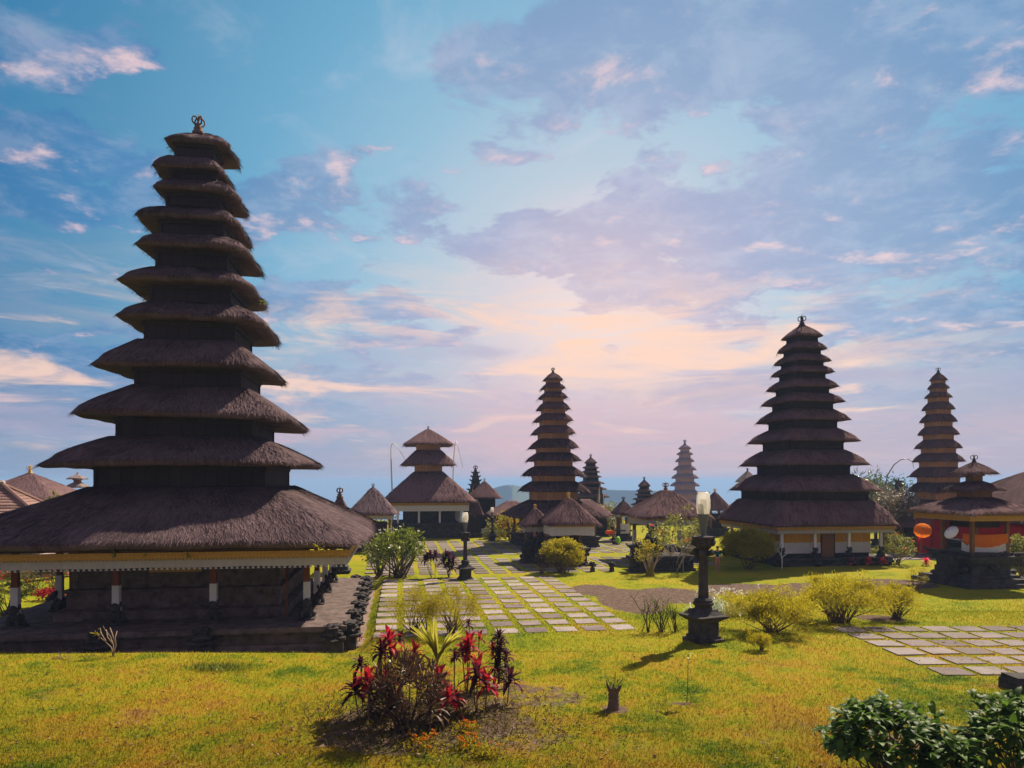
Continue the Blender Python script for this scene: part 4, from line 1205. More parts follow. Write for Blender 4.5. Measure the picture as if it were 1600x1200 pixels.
# far left
shrine('thatched_pavilion', 'dark pyramid thatched roof with a gilded crown, behind the eave of the big tower', 'pavilion', 47, 62.0, [(4.1, 3.3, 5.72, .15)], (3.0, .6), posts=(2.7, .12, 'brown_wood', None), straw=60, seed=20, fin=.72, finmat='gold_plain', roofmat='thatch_brown', bulge=.0)
shrine('thatched_pavilion', 'dark roof slope cut by the left edge of the picture, behind the tiled roof', 'pavilion', -22, 60.0, [(3.4, 3.2, 5.25, .2)], (2.5, .6), posts=(2.2, .12, 'brown_wood', None), straw=40, seed=21, fin=0, roofmat='thatch_brown', bulge=.0)
rt = empty('tiled_pavilion', ((2 - 800) / F * 48, 48.0, YARD), R(18), 'pavilion with a pinkish tiled hip roof at the left edge', 'pavilion')
mb = MB()
h, ze, zt = 3.9, 2.55, 5.22
mb.uv = []
for i in range(14):                      # courses of shingles, each a small step
    f0, f1 = 1 - i / 14, 1 - (i + 1) / 14
    z0, z1 = ze + (zt - ze) * i / 14 + .05, ze + (zt - ze) * (i + 1) / 14
    b = len(mb.v)
    for hh, zz in ((h * f0, z0 - .05), (h * f0, z0), (h * f1 + .02, z1 - .01)):
        mb.v += [(-hh, -hh, zz), (hh, -hh, zz), (hh, hh, zz), (-hh, hh, zz)]
    for q in range(2):
        for j in range(4):
            k = (j + 1) % 4
            mb.f.append((b + q * 4 + j, b + q * 4 + k, b + q * 4 + 4 + k, b + q * 4 + 4 + j))
            mb.uv += [(0, i), (2.5 * f0, i), (2.5 * f0, i + .5), (0, i + .5)]
tr = mb.build('tiled_roof', M['tile'], rt)
for sx, sy in ((-1, -1), (1, -1), (1, 1), (-1, 1)):
    mb = MB(); mb.uv = None
    mb.tube([(sx * h, sy * h, ze + .05), (sx * .05, sy * .05, zt + .06)], .13, 6); mb.build('ridge_tile', M['tile'], tr)
mb = MB(); mb.sq(0, 0, [(.16, zt - .05), (.2, zt + .18), (.06, zt + .3)]); mb.build('ridge_cap', M['stone_pale'], rt)
for sx in (-1, 1):
    for sy in (-1, 1): column(rt, sx * 3.2, sy * 3.2, .3, ze + .1, .12, 'brown_wood')
carved_base(rt, 3.5, -.1, .32, M['stone_brown'], horns=0)
shrine('pagoda_tower', 'slim grey two tiered shrine top between the eaves of the big tower', 'pagoda', 121, 66.0, [(.80, 4.42, 4.9, .26), (.72, 5.18, 5.62, .08)], (.6, 3.2), wall=(.3, 3.2, 4.5, 'stone_pale'), roofmat='thatch_pale', straw=20, seed=22, fin=.3, finmat='stone_pale', horns=0)
# pale stone wall with flowers, seen under the eave at the far left
def garden_wall():
    a, b = G(-40, 926), G(112, 905)
    d = (b - a); L = d.length; ang = math.atan2(d.y, d.x)
    r = empty('garden_wall', (a.x, a.y + 1.5, YARD), ang, 'pinkish stone wall seen under the left eave of the big tower', 'wall')
    mb = MB(); rr = random.Random(4)
    for row in range(4):
        x = -rr.random() * .5
        while x < L:
            w = rr.uniform(.4, .9); mb.box(x, x + w - .03, -.2 - rr.random() * .05, .2, row * .30, row * .30 + .28); x += w
    mb.build('stone_courses', M['stone_pale'], r, jitter=.03)
    mb = MB(); mb.box(-.1, L, -.28, .28, 1.2, 1.32); mb.build('coping', M['stone_pale'], r, jitter=.02)
garden_wall()

# ---------------------------------------------------------------- lamps
def lamp(px, py, H, label, scale=1.0, detail=True):
    g = G(px, py)
    r = empty('garden_lamp', g, ROT + .25, label, 'lamp', 'stone garden lamps')
    s = H / 4.66
    MAPZ = ((-1, -.77), (0, 0), (1.74, 1.34), (2.98, 2.62), (3.62, 3.29), (4.14, 3.97), (4.70, 4.66), (9, 9))
    class LB(MB):          # heights drawn on a simple scale, then fitted to the real lamp
        def build(q, *a_, **k_):
            q.v = [(x, y, float(np.interp(z / s, [m[0] for m in MAPZ], [m[1] for m in MAPZ])) * s) for x, y, z in q.v]
            return MB.build(q, *a_, **k_)
    mb = LB()
    mb.sq(0, 0, [(.46 * s, -.08), (.46 * s, .12 * s), (.38 * s, .14 * s), (.38 * s, .24 * s), (.33 * s, .26 * s), (.33 * s, .80 * s), (.36 * s, .82 * s), (.40 * s, .86 * s), (.53 * s, .98 * s), (.56 * s, 1.06 * s), (.44 * s, 1.10 * s), (.34 * s, 1.22 * s), (.30 * s, 1.30 * s)])
    mb.lathe(0, 0, [(.30 * s, 1.28 * s), (.25 * s, 1.40 * s), (.29 * s, 1.46 * s), (.33 * s, 1.50 * s), (.33 * s, 1.56 * s), (.27 * s, 1.62 * s), (.30 * s, 1.66 * s), (.24 * s, 1.74 * s)], 16)
    mb.build('pedestal', M['stone'], r, jitter=.012)
    mb = LB(); mb.lathe(0, 0, [(.165 * s, 1.70 * s), (.145 * s, 2.3 * s), (.135 * s, 3.02 * s)], 8); mb.build('shaft', M['stone'], r)
    mb = LB(); mb.lathe(0, 0, [(.15 * s, 2.98 * s), (.22 * s, 3.06 * s), (.15 * s, 3.12 * s), (.17 * s, 3.2 * s), (.26 * s, 3.3 * s), (.29 * s, 3.5 * s), (.36 * s, 3.54 * s), (.36 * s, 3.60 * s), (.1 * s, 3.62 * s)], 8)
    for k in range(4):
        a = k * pi / 2 + .785
        mb.blob((.24 * s * math.cos(a), .24 * s * math.sin(a), 3.12 * s), (.10 * s, .10 * s, .12 * s), .4, k, 1)
        mb.blob((.28 * s * math.cos(a), .28 * s * math.sin(a), 3.42 * s), (.10 * s, .10 * s, .11 * s), .4, k + 5, 1)
    mb.build('capital', M['stone'], r, jitter=.01)
    mb = LB(); mb.lathe(0, 0, [(.055 * s, 3.60 * s), (.07 * s, 3.66 * s), (.16 * s, 4.02 * s), (.185 * s, 4.12 * s), (.185 * s, 4.15 * s)], 20); mb.build('lamp_cup', M['grey_metal'], r, smooth=False)
    mb = LB(); mb.lathe(0, 0, [(.185 * s, 4.14 * s), (.22 * s, 4.3 * s), (.215 * s, 4.5 * s), (.185 * s, 4.66 * s), (.15 * s, 4.70 * s)], 24); gl = mb.build('lamp_globe', M['glass'], r, smooth=True)
    mb = LB(); mb.lathe(0, 0, [(.10 * s, 4.15 * s), (.105 * s, 4.5 * s), (.06 * s, 4.53 * s)], 14); mb.build('bulb_sleeve', M['lamp_core'], gl, smooth=True)
    return r
lamp(1099, 1001, 4.66, 'tall dark stone garden lamp on the front lawn, nearest to the camera')
lamp(727, 905, 3.72, 'dark stone garden lamp standing at the head of the paved court')
lamp(769, 846, 3.1, 'distant garden lamp in front of the dark walled house')

# penjor poles: arched bamboo with hanging tails
def penjor(pts, Yd, mat, label, rad=.06, dx=()):
    mb = MB(); q = [P(x, y, Yd) for x, y in pts]
    n = len(q); mb.tube(q, [rad * (1 - .75 * i / (n - 1)) for i in range(n)], 6)
    for i, L in dx:
        a = q[i]; mb.leaf(a, (.2, 0, -1), L, .12, 0)
    mb2 = tag(mb.build('bamboo_pole', M[mat], smooth=True), label, 'bamboo pole', 'arched festival poles')
penjor([(613, 838), (613, 780), (611, 720), (611, 700), (613, 692), (617, 693), (624, 703), (633, 718)], 69, 'petal_white', 'white arched festival pole left of the three tiered pavilion', .085)
penjor([(707, 800), (708, 745), (709, 715), (711, 695), (713, 690), (716, 700), (720, 716), (723, 731)], 76, 'petal_white', 'white arched festival pole right of the three tiered pavilion', .085, ((7, .4),))
penjor([(1378, 800), (1382, 765), (1387, 742), (1397, 726), (1408, 718), (1418, 717), (1426, 722), (1428, 732)], 66, 'leaf_frangi', 'brown arched festival pole left of the tan tower at the right', .07)
penjor([(936, 800), (935.5, 780), (936, 766), (938, 757), (942, 752.5)], 80, 'stone_pale', 'pale wrapped pole with a flared top beside the stubby dark pagoda', .16)
penjor([(943, 808), (943, 790), (942.5, 772)], 80, 'stone_pale', 'short pale pole right of the flared one', .12)

# ---------------------------------------------------------------- planting
RN = np.random.default_rng(77)
rg = random.Random(21)
def twig(mb, a, b, r0, r1, bow=.15, n=4, seg=5):
    a, b = Vector(a), Vector(b)
    o = Vector((rg.uniform(-1, 1), rg.uniform(-1, 1), rg.uniform(-.2, .8))) * (b - a).length * bow
    mb.tube([a.lerp(b, i / n) + o * math.sin(pi * i / n) for i in range(n + 1)], [r0 + (r1 - r0) * i / n for i in range(n + 1)], seg)
def bush(name, label, cat, px, py, w, h, mat, leaf=.07, lw=.35, count=6000, clumps=60, bark='bark', stems=12, base_h=.12, up=.35, tight=.16, group=None, flowers=None, rnd_shape=.25, depth=None, lo=-.15, loc=None, sticks=.012):
    g = loc or G(px, py)
    r = empty(name, g, 0, label, cat, group)
    d = depth or w
    cz = h * .56; rz = h * .44
    cs = []
    while len(cs) < clumps:
        v = RN.normal(size=3); v /= np.linalg.norm(v)
        if v[2] < lo - .3: continue
        q = RN.uniform(.45, 1.0) ** .6 * (1 + rnd_shape * mnoise.noise(Vector(v * 1.9) + Vector((px, py, 0)) * .37))
        cs.append((v[0] * w * .5 * q, v[1] * d * .5 * q, cz + v[2] * rz * q))
    cs = np.array(cs)
    sizes = tight * w * RN.uniform(.5, 1.3, clumps)
    idx = RN.integers(0, clumps, count)
    off = RN.normal(size=(count, 3)); off /= np.linalg.norm(off, axis=1, keepdims=True); off *= (RN.random((count, 1)) ** .45)
    Pp = cs[idx] + off * sizes[idx][:, None] * np.array([1, 1, .8])
    keep = Pp[:, 2] > .03; Pp, off = Pp[keep], off[keep]
    D = off + RN.normal(size=off.shape) * .5 + np.array([0, 0, up])
    mb = MB(); L = leaf * RN.uniform(.6, 1.35, len(Pp))
    mb.rhombs(Pp, D, L, L * lw, RN)
    mb.build('foliage', M[mat], r)
    mb = MB()
    for i in range(stems):
        c = cs[RN.integers(0, clumps)]
        a0 = (rg.gauss(0, .05) * w, rg.gauss(0, .05) * w, -.05)
        twig(mb, a0, tuple(c * .9), sticks * 1.4 + .004 * h, sticks * .5, .1)
    mb.build('stems', M[bark], r)
    if flowers:
        fm, fn, fs = flowers
        for _ in range(fn):
            mb = MB()
            c = cs[RN.integers(0, clumps)]; n = Vector(c) - Vector((0, 0, cz)); n.normalize()
            p = Vector(c) + n * tight * w * .8 + Vector((0, 0, .03))
            for k in range(5):
                a = k * 1.257; dd = Vector((math.cos(a), math.sin(a), .5)) + n * .6
                mb.rhombs(np.array([tuple(p)]), np.array([tuple(dd)]), np.array([fs]), np.array([fs * .7]), RN)
            mb.build('flower', M[fm], r)
    return r
def rosette(mb, p, n, L, W, tilt0=.15, tilt1=1.5, droop=.75, seg=4, lean=(0, 0)):
    for i in range(n):
        t = i / max(1, n - 1); a = i * 2.39996 + rg.uniform(-.2, .2)
        e = tilt0 + (tilt1 - tilt0) * t ** .8 + rg.uniform(-.12, .12)
        d = (math.cos(a) * math.sin(e) + lean[0], math.sin(a) * math.sin(e) + lean[1], math.cos(e))
        q = Vector(p) + Vector((0, 0, -.10 * t * (L / .35)))
        mb.leaf(q, d, L * rg.uniform(.75, 1.15) * (.75 + .35 * t), W * rg.uniform(.8, 1.2), droop * (.4 + t), seg)
def cordyline(px, py, heads, label, group='cordylines in the front bed', py_ground=True, base=None):
    """heads: (px, py, leaves, length, width, material) on thin canes from one foot"""
    g = base or G(px, py)
    r = empty('cordyline', g, 0, label, 'cordyline', group)
    byp = {}
    mb = MB()
    for hx, hy, n, L, W, mat in heads:
        t = P(hx, hy, g.y + rg.uniform(-.15, .15)) - g
        twig(mb, (rg.uniform(-.04, .04), rg.uniform(-.04, .04), -.03), tuple(t), .016, .012, .06)
        m2 = MB(); rosette(m2, t + Vector((0, 0, -.05)), int(n * 1.25), L * 1.2, W * 1.15)
        m2.build('leaf_head', M[mat], r)
    mb.build('cane', M['bark'], r)
    return r
MA, RE, BZ = 'leaf_maroon', 'leaf_red', 'leaf_bronze'
cordyline(598, 1110, [(596, 1012, 22, .30, .075, MA)], 'maroon cordyline with one round dark head at the back left of the front bed')
cordyline(607, 1104, [(608, 995, 16, .36, .10, RE), (612, 1015, 12, .32, .09, RE)], 'tall red cordyline with upright bright leaves at the left of the front bed')
cordyline(566, 1108, [(563, 1032, 24, .24, .06, MA)], 'low maroon cordyline at the far left of the front bed')
cordyline(578, 1128, [(574, 1056, 14, .36, .11, RE), (577, 1068, 16, .40, .09, MA)], 'scarlet centred cordyline at the left front of the front bed')
cordyline(562, 1005, [(562, 991, 12, .22, .05, RE)], 'tiny red cordyline beside the concrete strip', None)
cordyline(625, 1062, [(625, 992, 16, .22, .055, MA)], 'small dark cordyline head right of the tall red one')
cordyline(655, 1095, [(648, 1013, 13, .32, .08, RE), (655, 1035, 14, .3, .07, MA)], 'reddish cordyline above the middle of the front bed')
cordyline(688, 1120, [(685, 1050, 12, .34, .10, RE), (690, 1062, 14, .30, .07, MA)], 'red cordyline with a broad scarlet leaf in the middle of the bed')
cordyline(712, 1105, [(711, 1021, 18, .20, .05, MA)], 'thin stemmed maroon cordyline right of the palm seedling')
cordyline(730, 1085, [(729, 1012, 16, .40, .10, RE), (733, 1000, 12, .32, .085, RE), (722, 1016, 12, .3, .07, MA)], 'cluster of red cordyline heads right of the palm seedling')
cordyline(748, 1075, [(749, 992, 12, .24, .06, RE)], 'thin red cordyline on a long bare stem')
cordyline(747, 1112, [(746, 1040, 13, .38, .10, RE), (744, 1052, 14, .4, .08, MA)], 'single red cordyline with long arching leaves at the right of the bed')
cordyline(772, 1078, [(780, 990, 26, .24, .06, MA), (781, 1005, 26, .26, .06, MA), (779, 1020, 24, .26, .06, MA), (777, 1036, 22, .26, .06, MA), (779, 1050, 16, .24, .06, MA)], 'tall columnar near black cordyline at the right end of the bed')
cordyline(789, 1076, [(791, 1020, 20, .24, .06, MA), (770, 1010, 16, .26, .06, RE), (790, 1040, 18, .22, .05, BZ)], 'stout maroon cordyline leaning against the near black one')
cordyline(715, 1110, [(713, 1087, 22, .24, .055, MA)], 'squat dark cordyline by the sunken pot')
cordyline(580, 1124, [(580, 1098, 22, .26, .05, MA)], 'squat maroon cordyline at the front left of the bed')
cordyline(667, 985, [(660, 945, 20, .22, .055, MA), (668, 942, 22, .24, .055, MA), (654, 950, 14, .2, .05, MA)], 'maroon cordyline heads rising out of the olive bush behind the bed', 'cordylines in the front bed')
cordyline(735, 1010, [(732, 972, 18, .26, .055, MA)], 'maroon cordyline right of the olive bush')
cordyline(733, 1140, [(729, 1132, 8, .26, .05, RE)], 'little red leaved sprout by the marigolds')
for hx, hy, bx, by, m_, lab in ((556, 1072, 560, 1120, MA, 'maroon cordyline at the outer left edge of the front bed'), (603, 1060, 604, 1128, RE, 'red cordyline low in front of the tall red one'), (640, 1052, 640, 1110, MA, 'maroon cordyline rising behind the bronze shrub'), (700, 1085, 700, 1132, RE, 'low red cordyline before the black pot'),
                              (760, 1062, 760, 1112, RE, 'arching red cordyline between the long leaved one and the near black one'), (797, 1056, 795, 1100, MA, 'short maroon cordyline at the outer right edge of the front bed'), (618, 1092, 616, 1140, MA, 'squat maroon cordyline at the foot of the bronze shrub'), (672, 1100, 672, 1146, BZ, 'bronze leaved cordyline right of the bronze shrub trunk')):
    cordyline(bx, by, [(hx, hy, 18, .36, .085, m_)], lab)
bush('broadleaf_bush', 'dense dark bronze shrub with a short stout trunk in the middle of the front bed', 'shrub', 636, 1142, 1.35, 1.38, 'leaf_bronze', leaf=.20, lw=.14, count=1500, clumps=44, bark='bark_dark', stems=16, tight=.15, up=.9, sticks=.015)
# palm seedling
g = G(684, 1092); r = empty('palm_seedling', g, 0, 'yellow fan leaved palm seedling in the middle of the front bed', 'palm')
mb = MB(); t = P(683, 1032, g.y) - g
twig(mb, (0, 0, -.05), tuple(t), .035, .02, .03); mb.build('stem', M['bark'], r)
for az_, n_, span, tl in ((2.7, 17, .9, .42), (.5, 13, .6, .58), (1.7, 11, .5, .12)):
    mb = MB(); c, d_ = math.cos(az_), math.sin(az_)
    for i in range(n_):
        u = (i / (n_ - 1) - .5) * span
        e = tl + u * .8
        dd = Vector((c * math.sin(e), -.25 + .2 * math.sin(i), math.cos(e)))
        mb.leaf(t + Vector((0, 0, -.1 + .02 * i)), dd, rg.uniform(.80, 1.0), .05, .16, 5, .35, up=(0, 1, .2))
    mb.build('frond', M['leaf_palm'], r)
# sunken pot
g = G(682, 1098); r = empty('plant_pot', g, 0, 'black round plant pot half hidden in the front bed', 'pot')
mb = MB(); mb.lathe(0, 0, [(.17, -.05), (.23, .20), (.25, .21), (.25, .24), (.22, .24), (.20, .15)], 20); mb.build('bowl', M['black_wood'], r, smooth=True)
mb = MB(); mb.lathe(0, 0, [(.2, .15), (.2, .17)], 16); mb.build('soil_fill', M['soil'], r)
# fine olive bushes behind the bed
bush('feathery_bush', 'feathery olive bush, left half of the pair behind the front bed', 'bush', 648, 988, 1.9, 1.55, 'leaf_olive', leaf=.10, lw=.12, count=7000, clumps=70, stems=30, tight=.14, up=.8, sticks=.008, group='feathery bushes behind the bed')
bush('feathery_bush', 'feathery olive bush, right half of the pair behind the front bed', 'bush', 706, 990, 2.0, 1.7, 'leaf_olive', leaf=.10, lw=.12, count=8000, clumps=70, stems=34, tight=.14, up=.8, sticks=.008, group='feathery bushes behind the bed')
def marigold(px, py, w, n, label):
    g = G(px, py); r = empty('marigold', g, 0, label, 'flower', 'marigolds at the front of the bed')
    mb = MB(); Pp = RN.normal(size=(260, 3)) * (w * .45, w * .35, .05) + (0, 0, .09)
    Pp[:, 2] = np.abs(Pp[:, 2]); D = RN.normal(size=(260, 3)) + (0, 0, .8)
    mb.rhombs(Pp, D, RN.uniform(.05, .1, 260), RN.uniform(.02, .035, 260), RN); mb.build('foliage', M['leaf_olive'], r)
    mb = MB()
    for _ in range(n):
        p = Vector((rg.gauss(0, w * .42), rg.gauss(0, w * .3), rg.uniform(.12, .26)))
        k = 16; dd = RN.normal(size=(k, 3)); dd[:, 2] = np.abs(dd[:, 2]) * .8 + .2
        mb.rhombs(np.tile(np.array(p), (k, 1)), dd, np.full(k, .045), np.full(k, .03), RN)
    mb.build('blooms', M['petal_orange'], r)
marigold(662, 1170, .42, 20, 'rusty orange marigold clump at the lower left front of the bed')
marigold(728, 1146, .30, 10, 'bright orange marigold at the foot of the red sprout')
marigold(733, 1170, .42, 14, 'yellow orange marigold clump right of the rusty one')
marigold(760, 1183, .3, 5, 'sparse marigold at the lower right front of the bed')

# palm stump with a few leaves
g = G(959, 1108); r = empty('palm_stump', g, 0, 'short brown palm stump with a few green leaves on the front lawn', 'stump')
mb = MB(); mb.lathe(0, 0, [(.155, -.06), (.135, .05), (.115, .18), (.11, .34), (.125, .44), (.13, .48), (.09, .47)], 14)
for i in range(7):
    a = i * .9; mb.tube([(.1 * math.cos(a), .1 * math.sin(a), .40), (.15 * math.cos(a), .15 * math.sin(a), .50 + .02 * (i % 3)), (.17 * math.cos(a), .17 * math.sin(a), .56 + .05 * (i % 2))], [.035, .025, .006], 5)
for i in range(5): mb.lathe(0, 0, [(.128 - .003 * i, .05 + i * .08), (.133 - .003 * i, .065 + i * .08), (.126 - .003 * i, .08 + i * .08)], 14)
mb.build('trunk', M['bark'], r, jitter=.02)
mb = MB()
for a, e, L in ((2.4, .5, .42), (2.9, .42, .36), (.3, .6, .36), (.1, .35, .4), (-.4, .7, .32), (1.2, .3, .4), (-1.2, .5, .3), (.6, .8, .34), (4.4, .6, .3), (5.4, .5, .36)):
    mb.leaf((.04 * math.cos(a), .04 * math.sin(a), .42), (math.cos(a) * math.sin(e), math.sin(a) * math.sin(e), math.cos(e)), L, .05, .25, 4, .3)
mb.build('leaves', M['leaf_green'], r)
# sapling
g = G(1073, 1098); r = empty('sapling', g, 0, 'thin sapling with a few drooping pale leaves on the front lawn', 'sapling')
mb = MB(); t = P(1075, 1022, g.y) - g; twig(mb, (0, 0, -.03), tuple(t), .011, .006, .03); mb.build('stem', M['bark'], r)
mb = MB()
for a, e, L, k in ((.2, 1.2, .26, 1.0), (-.3, 1.5, .30, 1.1), (2.9, 1.2, .22, 1.0), (3.5, 1.6, .2, 1.1), (1.0, .5, .24, 1.6), (.1, 1.8, .26, .6), (4.6, 1.0, .2, .8)):
    mb.leaf(t + Vector((0, 0, rg.uniform(-.12, .03))), (math.cos(a) * math.sin(e), math.sin(a) * math.sin(e), math.cos(e)), L, .07, k, 5, .2)
mb.build('leaves', M['leaf_palm'], r)

# glossy shrubs at the lower right corner
def glossy(px, py, y, w, h, n, label, top):
    c = P(px, top, y); z0 = height(c.x, c.y)
    r = empty('glossy_shrub', (c.x, y, z0), 0, label, 'shrub', 'glossy shrubs in the front corner')
    hh = c.z - z0
    mb = MB(); ms = MB()
    for i in range(n):
        v = Vector(RN.normal(size=3)); v.normalize(); v.z = abs(v.z) * 1.0 if rg.random() < .85 else v.z * .3
        q = rg.uniform(.55, 1.0)
        k = 1 + .3 * mnoise.noise(v * 2.1 + Vector((px, 0, 0)))
        p = Vector((v.x * w * .5 * q * k, v.y * w * .5 * q * k, hh * .45 + v.z * hh * .52 * q * k))
        if i % 9 == 0: twig(ms, (rg.gauss(0, .08), rg.gauss(0, .08), -.05), tuple(p), .016, .006, .12)
        # whorl of leaves at a shoot tip
        for j in range(rg.randint(3, 5)):
            a = j * 1.4 + rg.random() * 6; e = rg.uniform(.7, 1.5)
            d = Vector((math.cos(a) * math.sin(e), math.sin(a) * math.sin(e), math.cos(e))) + v * .7
            mb.leaf(p, d, rg.uniform(.16, .30), rg.uniform(.07, .125), rg.uniform(.4, 1.0), 4, .22, twist=rg.uniform(-.5, .5))
    mb.build('foliage', M['leaf_gloss'], r, smooth=True); ms.build('stems', M['bark'], r)
glossy(1385, 0, 11.9, 2.0, 1.3, 330, 'glossy dark green broad leaved shrub at the bottom of the picture, right of centre', 1092)
glossy(1590, 0, 11.6, 1.75, 1.3, 260, 'glossy dark green shrub cut off by the lower right corner', 1092)
glossy(1490, 0, 11.2, 1.0, 1.0, 90, 'low leafy shoots between the two glossy shrubs', 1150)

# bare shrub left of the tall lamp
g = G(1030, 990); 
for k, (px, lab) in enumerate(((1010, 'bare twiggy shrub, thin left one of the group beside the tall lamp'), (1035, 'bare twiggy shrub, bushiest of the group beside the tall lamp'), (1056, 'bare twiggy shrub nearest the foot of the tall lamp'))):
    g = G(px, 988); r = empty('bare_shrub', g, 0, lab, 'shrub', 'bare shrubs beside the tall lamp')
    mb = MB(); tips = []
    for i in range((7, 13, 9)[k]):
        t = Vector((rg.gauss(0, .26), rg.gauss(0, .2), rg.uniform(.7, (1.5, 1.35, 1.0)[k])))
        b0 = Vector((rg.gauss(0, .07), rg.gauss(0, .05), -.04)); twig(mb, b0, t, .015, .007, .12)
        for _ in range(3):
            s = b0.lerp(t, rg.uniform(.45, .9)); e = s + Vector((rg.gauss(0, .14), rg.gauss(0, .1), rg.uniform(.1, .3))); twig(mb, s, e, .007, .004, .1, 3, 4); tips.append(e)
        tips.append(t)
    mb.build('branches', M['bark_dark'], r)
    mb = MB(); T = np.array([tuple(t) for t in tips for _ in range(4)]); D = RN.normal(size=T.shape) + (0, 0, .6)
    mb.rhombs(T, D, RN.uniform(.04, .09, len(T)), RN.uniform(.02, .035, len(T)), RN); mb.build('leaves', M['leaf_green'], r)
# golden bushes right of the lamp
GB = 'golden bushes on the lawn right of the tall lamp'
bush('golden_bush', 'wide ragged golden bush just right of the tall lamp', 'bush', 1205, 988, 2.5, 1.35, 'leaf_gold', leaf=.11, lw=.17, count=15000, clumps=80, stems=34, tight=.13, up=.5, group=GB, rnd_shape=.9, sticks=.01)
bush('golden_bush', 'big spreading golden bush with bare stems showing, right of the ragged one', 'bush', 1312, 972, 2.9, 1.5, 'leaf_gold', leaf=.11, lw=.17, count=17000, clumps=80, stems=50, tight=.12, up=.5, group=GB, lo=.1, rnd_shape=.8, sticks=.012)
bush('golden_bush', 'smaller golden bush at the right end of the row', 'bush', 1400, 966, 1.35, 1.2, 'leaf_gold', leaf=.10, lw=.16, count=6000, clumps=46, stems=24, tight=.16, up=.4, group=GB)
bush('golden_bush', 'knee high golden tuft in front of the ragged golden bush', 'bush', 1188, 1016, .62, .52, 'leaf_gold', leaf=.08, lw=.16, count=2200, clumps=26, stems=8, tight=.2, group=GB)
bush('golden_bush', 'thin golden seedling tuft near the foot of the black stone shrine', 'bush', 1432, 925, 1.0, 1.3, 'leaf_olive', leaf=.09, lw=.12, count=900, clumps=26, stems=12, tight=.14, up=.8, group=GB)
# spider lily with striped leaves
g = G(1132, 960); r = empty('spider_lily', g, 0, 'striped spider lily clump with white flowers behind the tall lamp', 'lily')
mb = MB()
for i in range(190):
    p = Vector((rg.gauss(0, .52), rg.gauss(0, .35), 0)); a = rg.random() * 6.28; e = rg.uniform(.1, .95)
    mb.leaf(p, (math.cos(a) * math.sin(e), math.sin(a) * math.sin(e), math.cos(e)), rg.uniform(.5, .95), .05, rg.uniform(.4, 1.1), 4, .2)
mb.build('leaves', M['leaf_stripe'], r)
mb = MB()
for i in range(34):
    p = np.array([(rg.gauss(0, .65), rg.gauss(.2, .4), rg.uniform(.65, .95))]); mb.rhombs(np.tile(p, (7, 1)), RN.normal(size=(7, 3)), np.full(7, .12), np.full(7, .03), RN)
mb.build('flowers', M['petal_white'], r)

# bushes of the yard
bush('round_bush', 'round clipped golden bush in front of the brown shrine', 'bush', 880, 895, 2.35, 1.95, 'leaf_gold', leaf=.11, lw=.4, count=16000, clumps=120, stems=10, tight=.13, up=.3, rnd_shape=.12, sticks=.02)
bush('round_bush', 'big pointed olive gold bush in front of the yellow curtains', 'bush', 1169, 889, 3.0, 2.5, 'leaf_gold', leaf=.12, lw=.4, count=20000, clumps=130, stems=12, tight=.13, up=.4, rnd_shape=.3, sticks=.02)
bush('small_shrub', 'thin reddish shrub at the left of the round golden bush', 'shrub', 846, 897, .75, 1.15, 'leaf_bronze', leaf=.13, lw=.4, count=240, clumps=26, stems=10, tight=.18, up=.2)
bush('hibiscus', 'tall loose hibiscus with red flowers before the wide pavilion', 'hibiscus', 1060, 892, 3.3, 3.5, 'leaf_mid', leaf=.17, lw=.5, count=1500, clumps=80, stems=26, bark='bark_pale', tight=.10, up=.0, flowers=('petal_red', 9, .15), rnd_shape=.6, sticks=.018)
bush('hibiscus', 'gnarled mossy trunked shrub with yellow leaves in front of the dark terrace', 'shrub', 1016, 899, 1.9, 2.2, 'leaf_olive', leaf=.13, lw=.5, count=650, clumps=40, stems=16, bark='bark_pale', tight=.12, up=.1, rnd_shape=.6, sticks=.02)
mb = MB(); g = G(1016, 899); mb.lathe(0, 0, [(.30, -.05), (.22, .2), (.17, .5), (.12, .8)], 10)
tag(mb.build('mossy_stump', M['leaf_olive'], jitter=.05, loc=g), 'green moss covered stump under the gnarled shrub', 'stump')
def bare_tree(px, py, pts, label, mat='white_paint', y=None):
    g = G(px, py); r = empty('bare_tree', g, 0, label, 'tree')
    mb = MB(); 
    for path, r0 in pts:
        q = [P(a, b, g.y) - g for a, b in path]; mb.tube(q, [r0 * (1 - .6 * i / (len(q) - 1)) for i in range(len(q))], 6)
    mb.build('branches', M[mat], r, smooth=True)
bare_tree(1222, 889, [([(1222, 890), (1222, 874), (1220, 866), (1212, 858), (1206, 850)], .04), ([(1221, 872), (1228, 866), (1236, 862)], .03), ([(1220, 868), (1222, 858), (1219, 850)], .025), ([(1216, 862), (1207, 866)], .02)], 'bare white forked tree in front of the white curtains')
bush('frangipani', 'big leafy frangipani shrub with glossy clustered leaves beside the big tower eave', 'shrub', 622, 902, 3.2, 2.7, 'leaf_green', leaf=.25, lw=.36, count=1800, clumps=75, stems=26, bark='bark', tight=.11, up=.3, rnd_shape=.4, flowers=('petal_white', 26, .12), sticks=.03)
bush('frangipani', 'second leafy shrub nearer the big tower, partly under the eave', 'shrub', 592, 902, 1.6, 2.3, 'leaf_mid', leaf=.2, lw=.36, count=900, clumps=46, stems=16, bark='bark', tight=.13, up=.3, rnd_shape=.4, sticks=.025)
G2 = 'cordylines beside the second lamp'
gg = G(674, 903); cordyline(0, 0, [(668, 868, 18, .42, .10, MA), (672, 866, 18, .42, .10, MA), (664, 872, 14, .4, .1, MA)], 'dark cordyline heads at the right of the frangipani shrub', G2, base=gg)
gg = G(680, 903); cordyline(0, 0, [(680, 866, 26, .42, .11, MA)], 'single dark cordyline head on a pale stem', G2, base=gg)
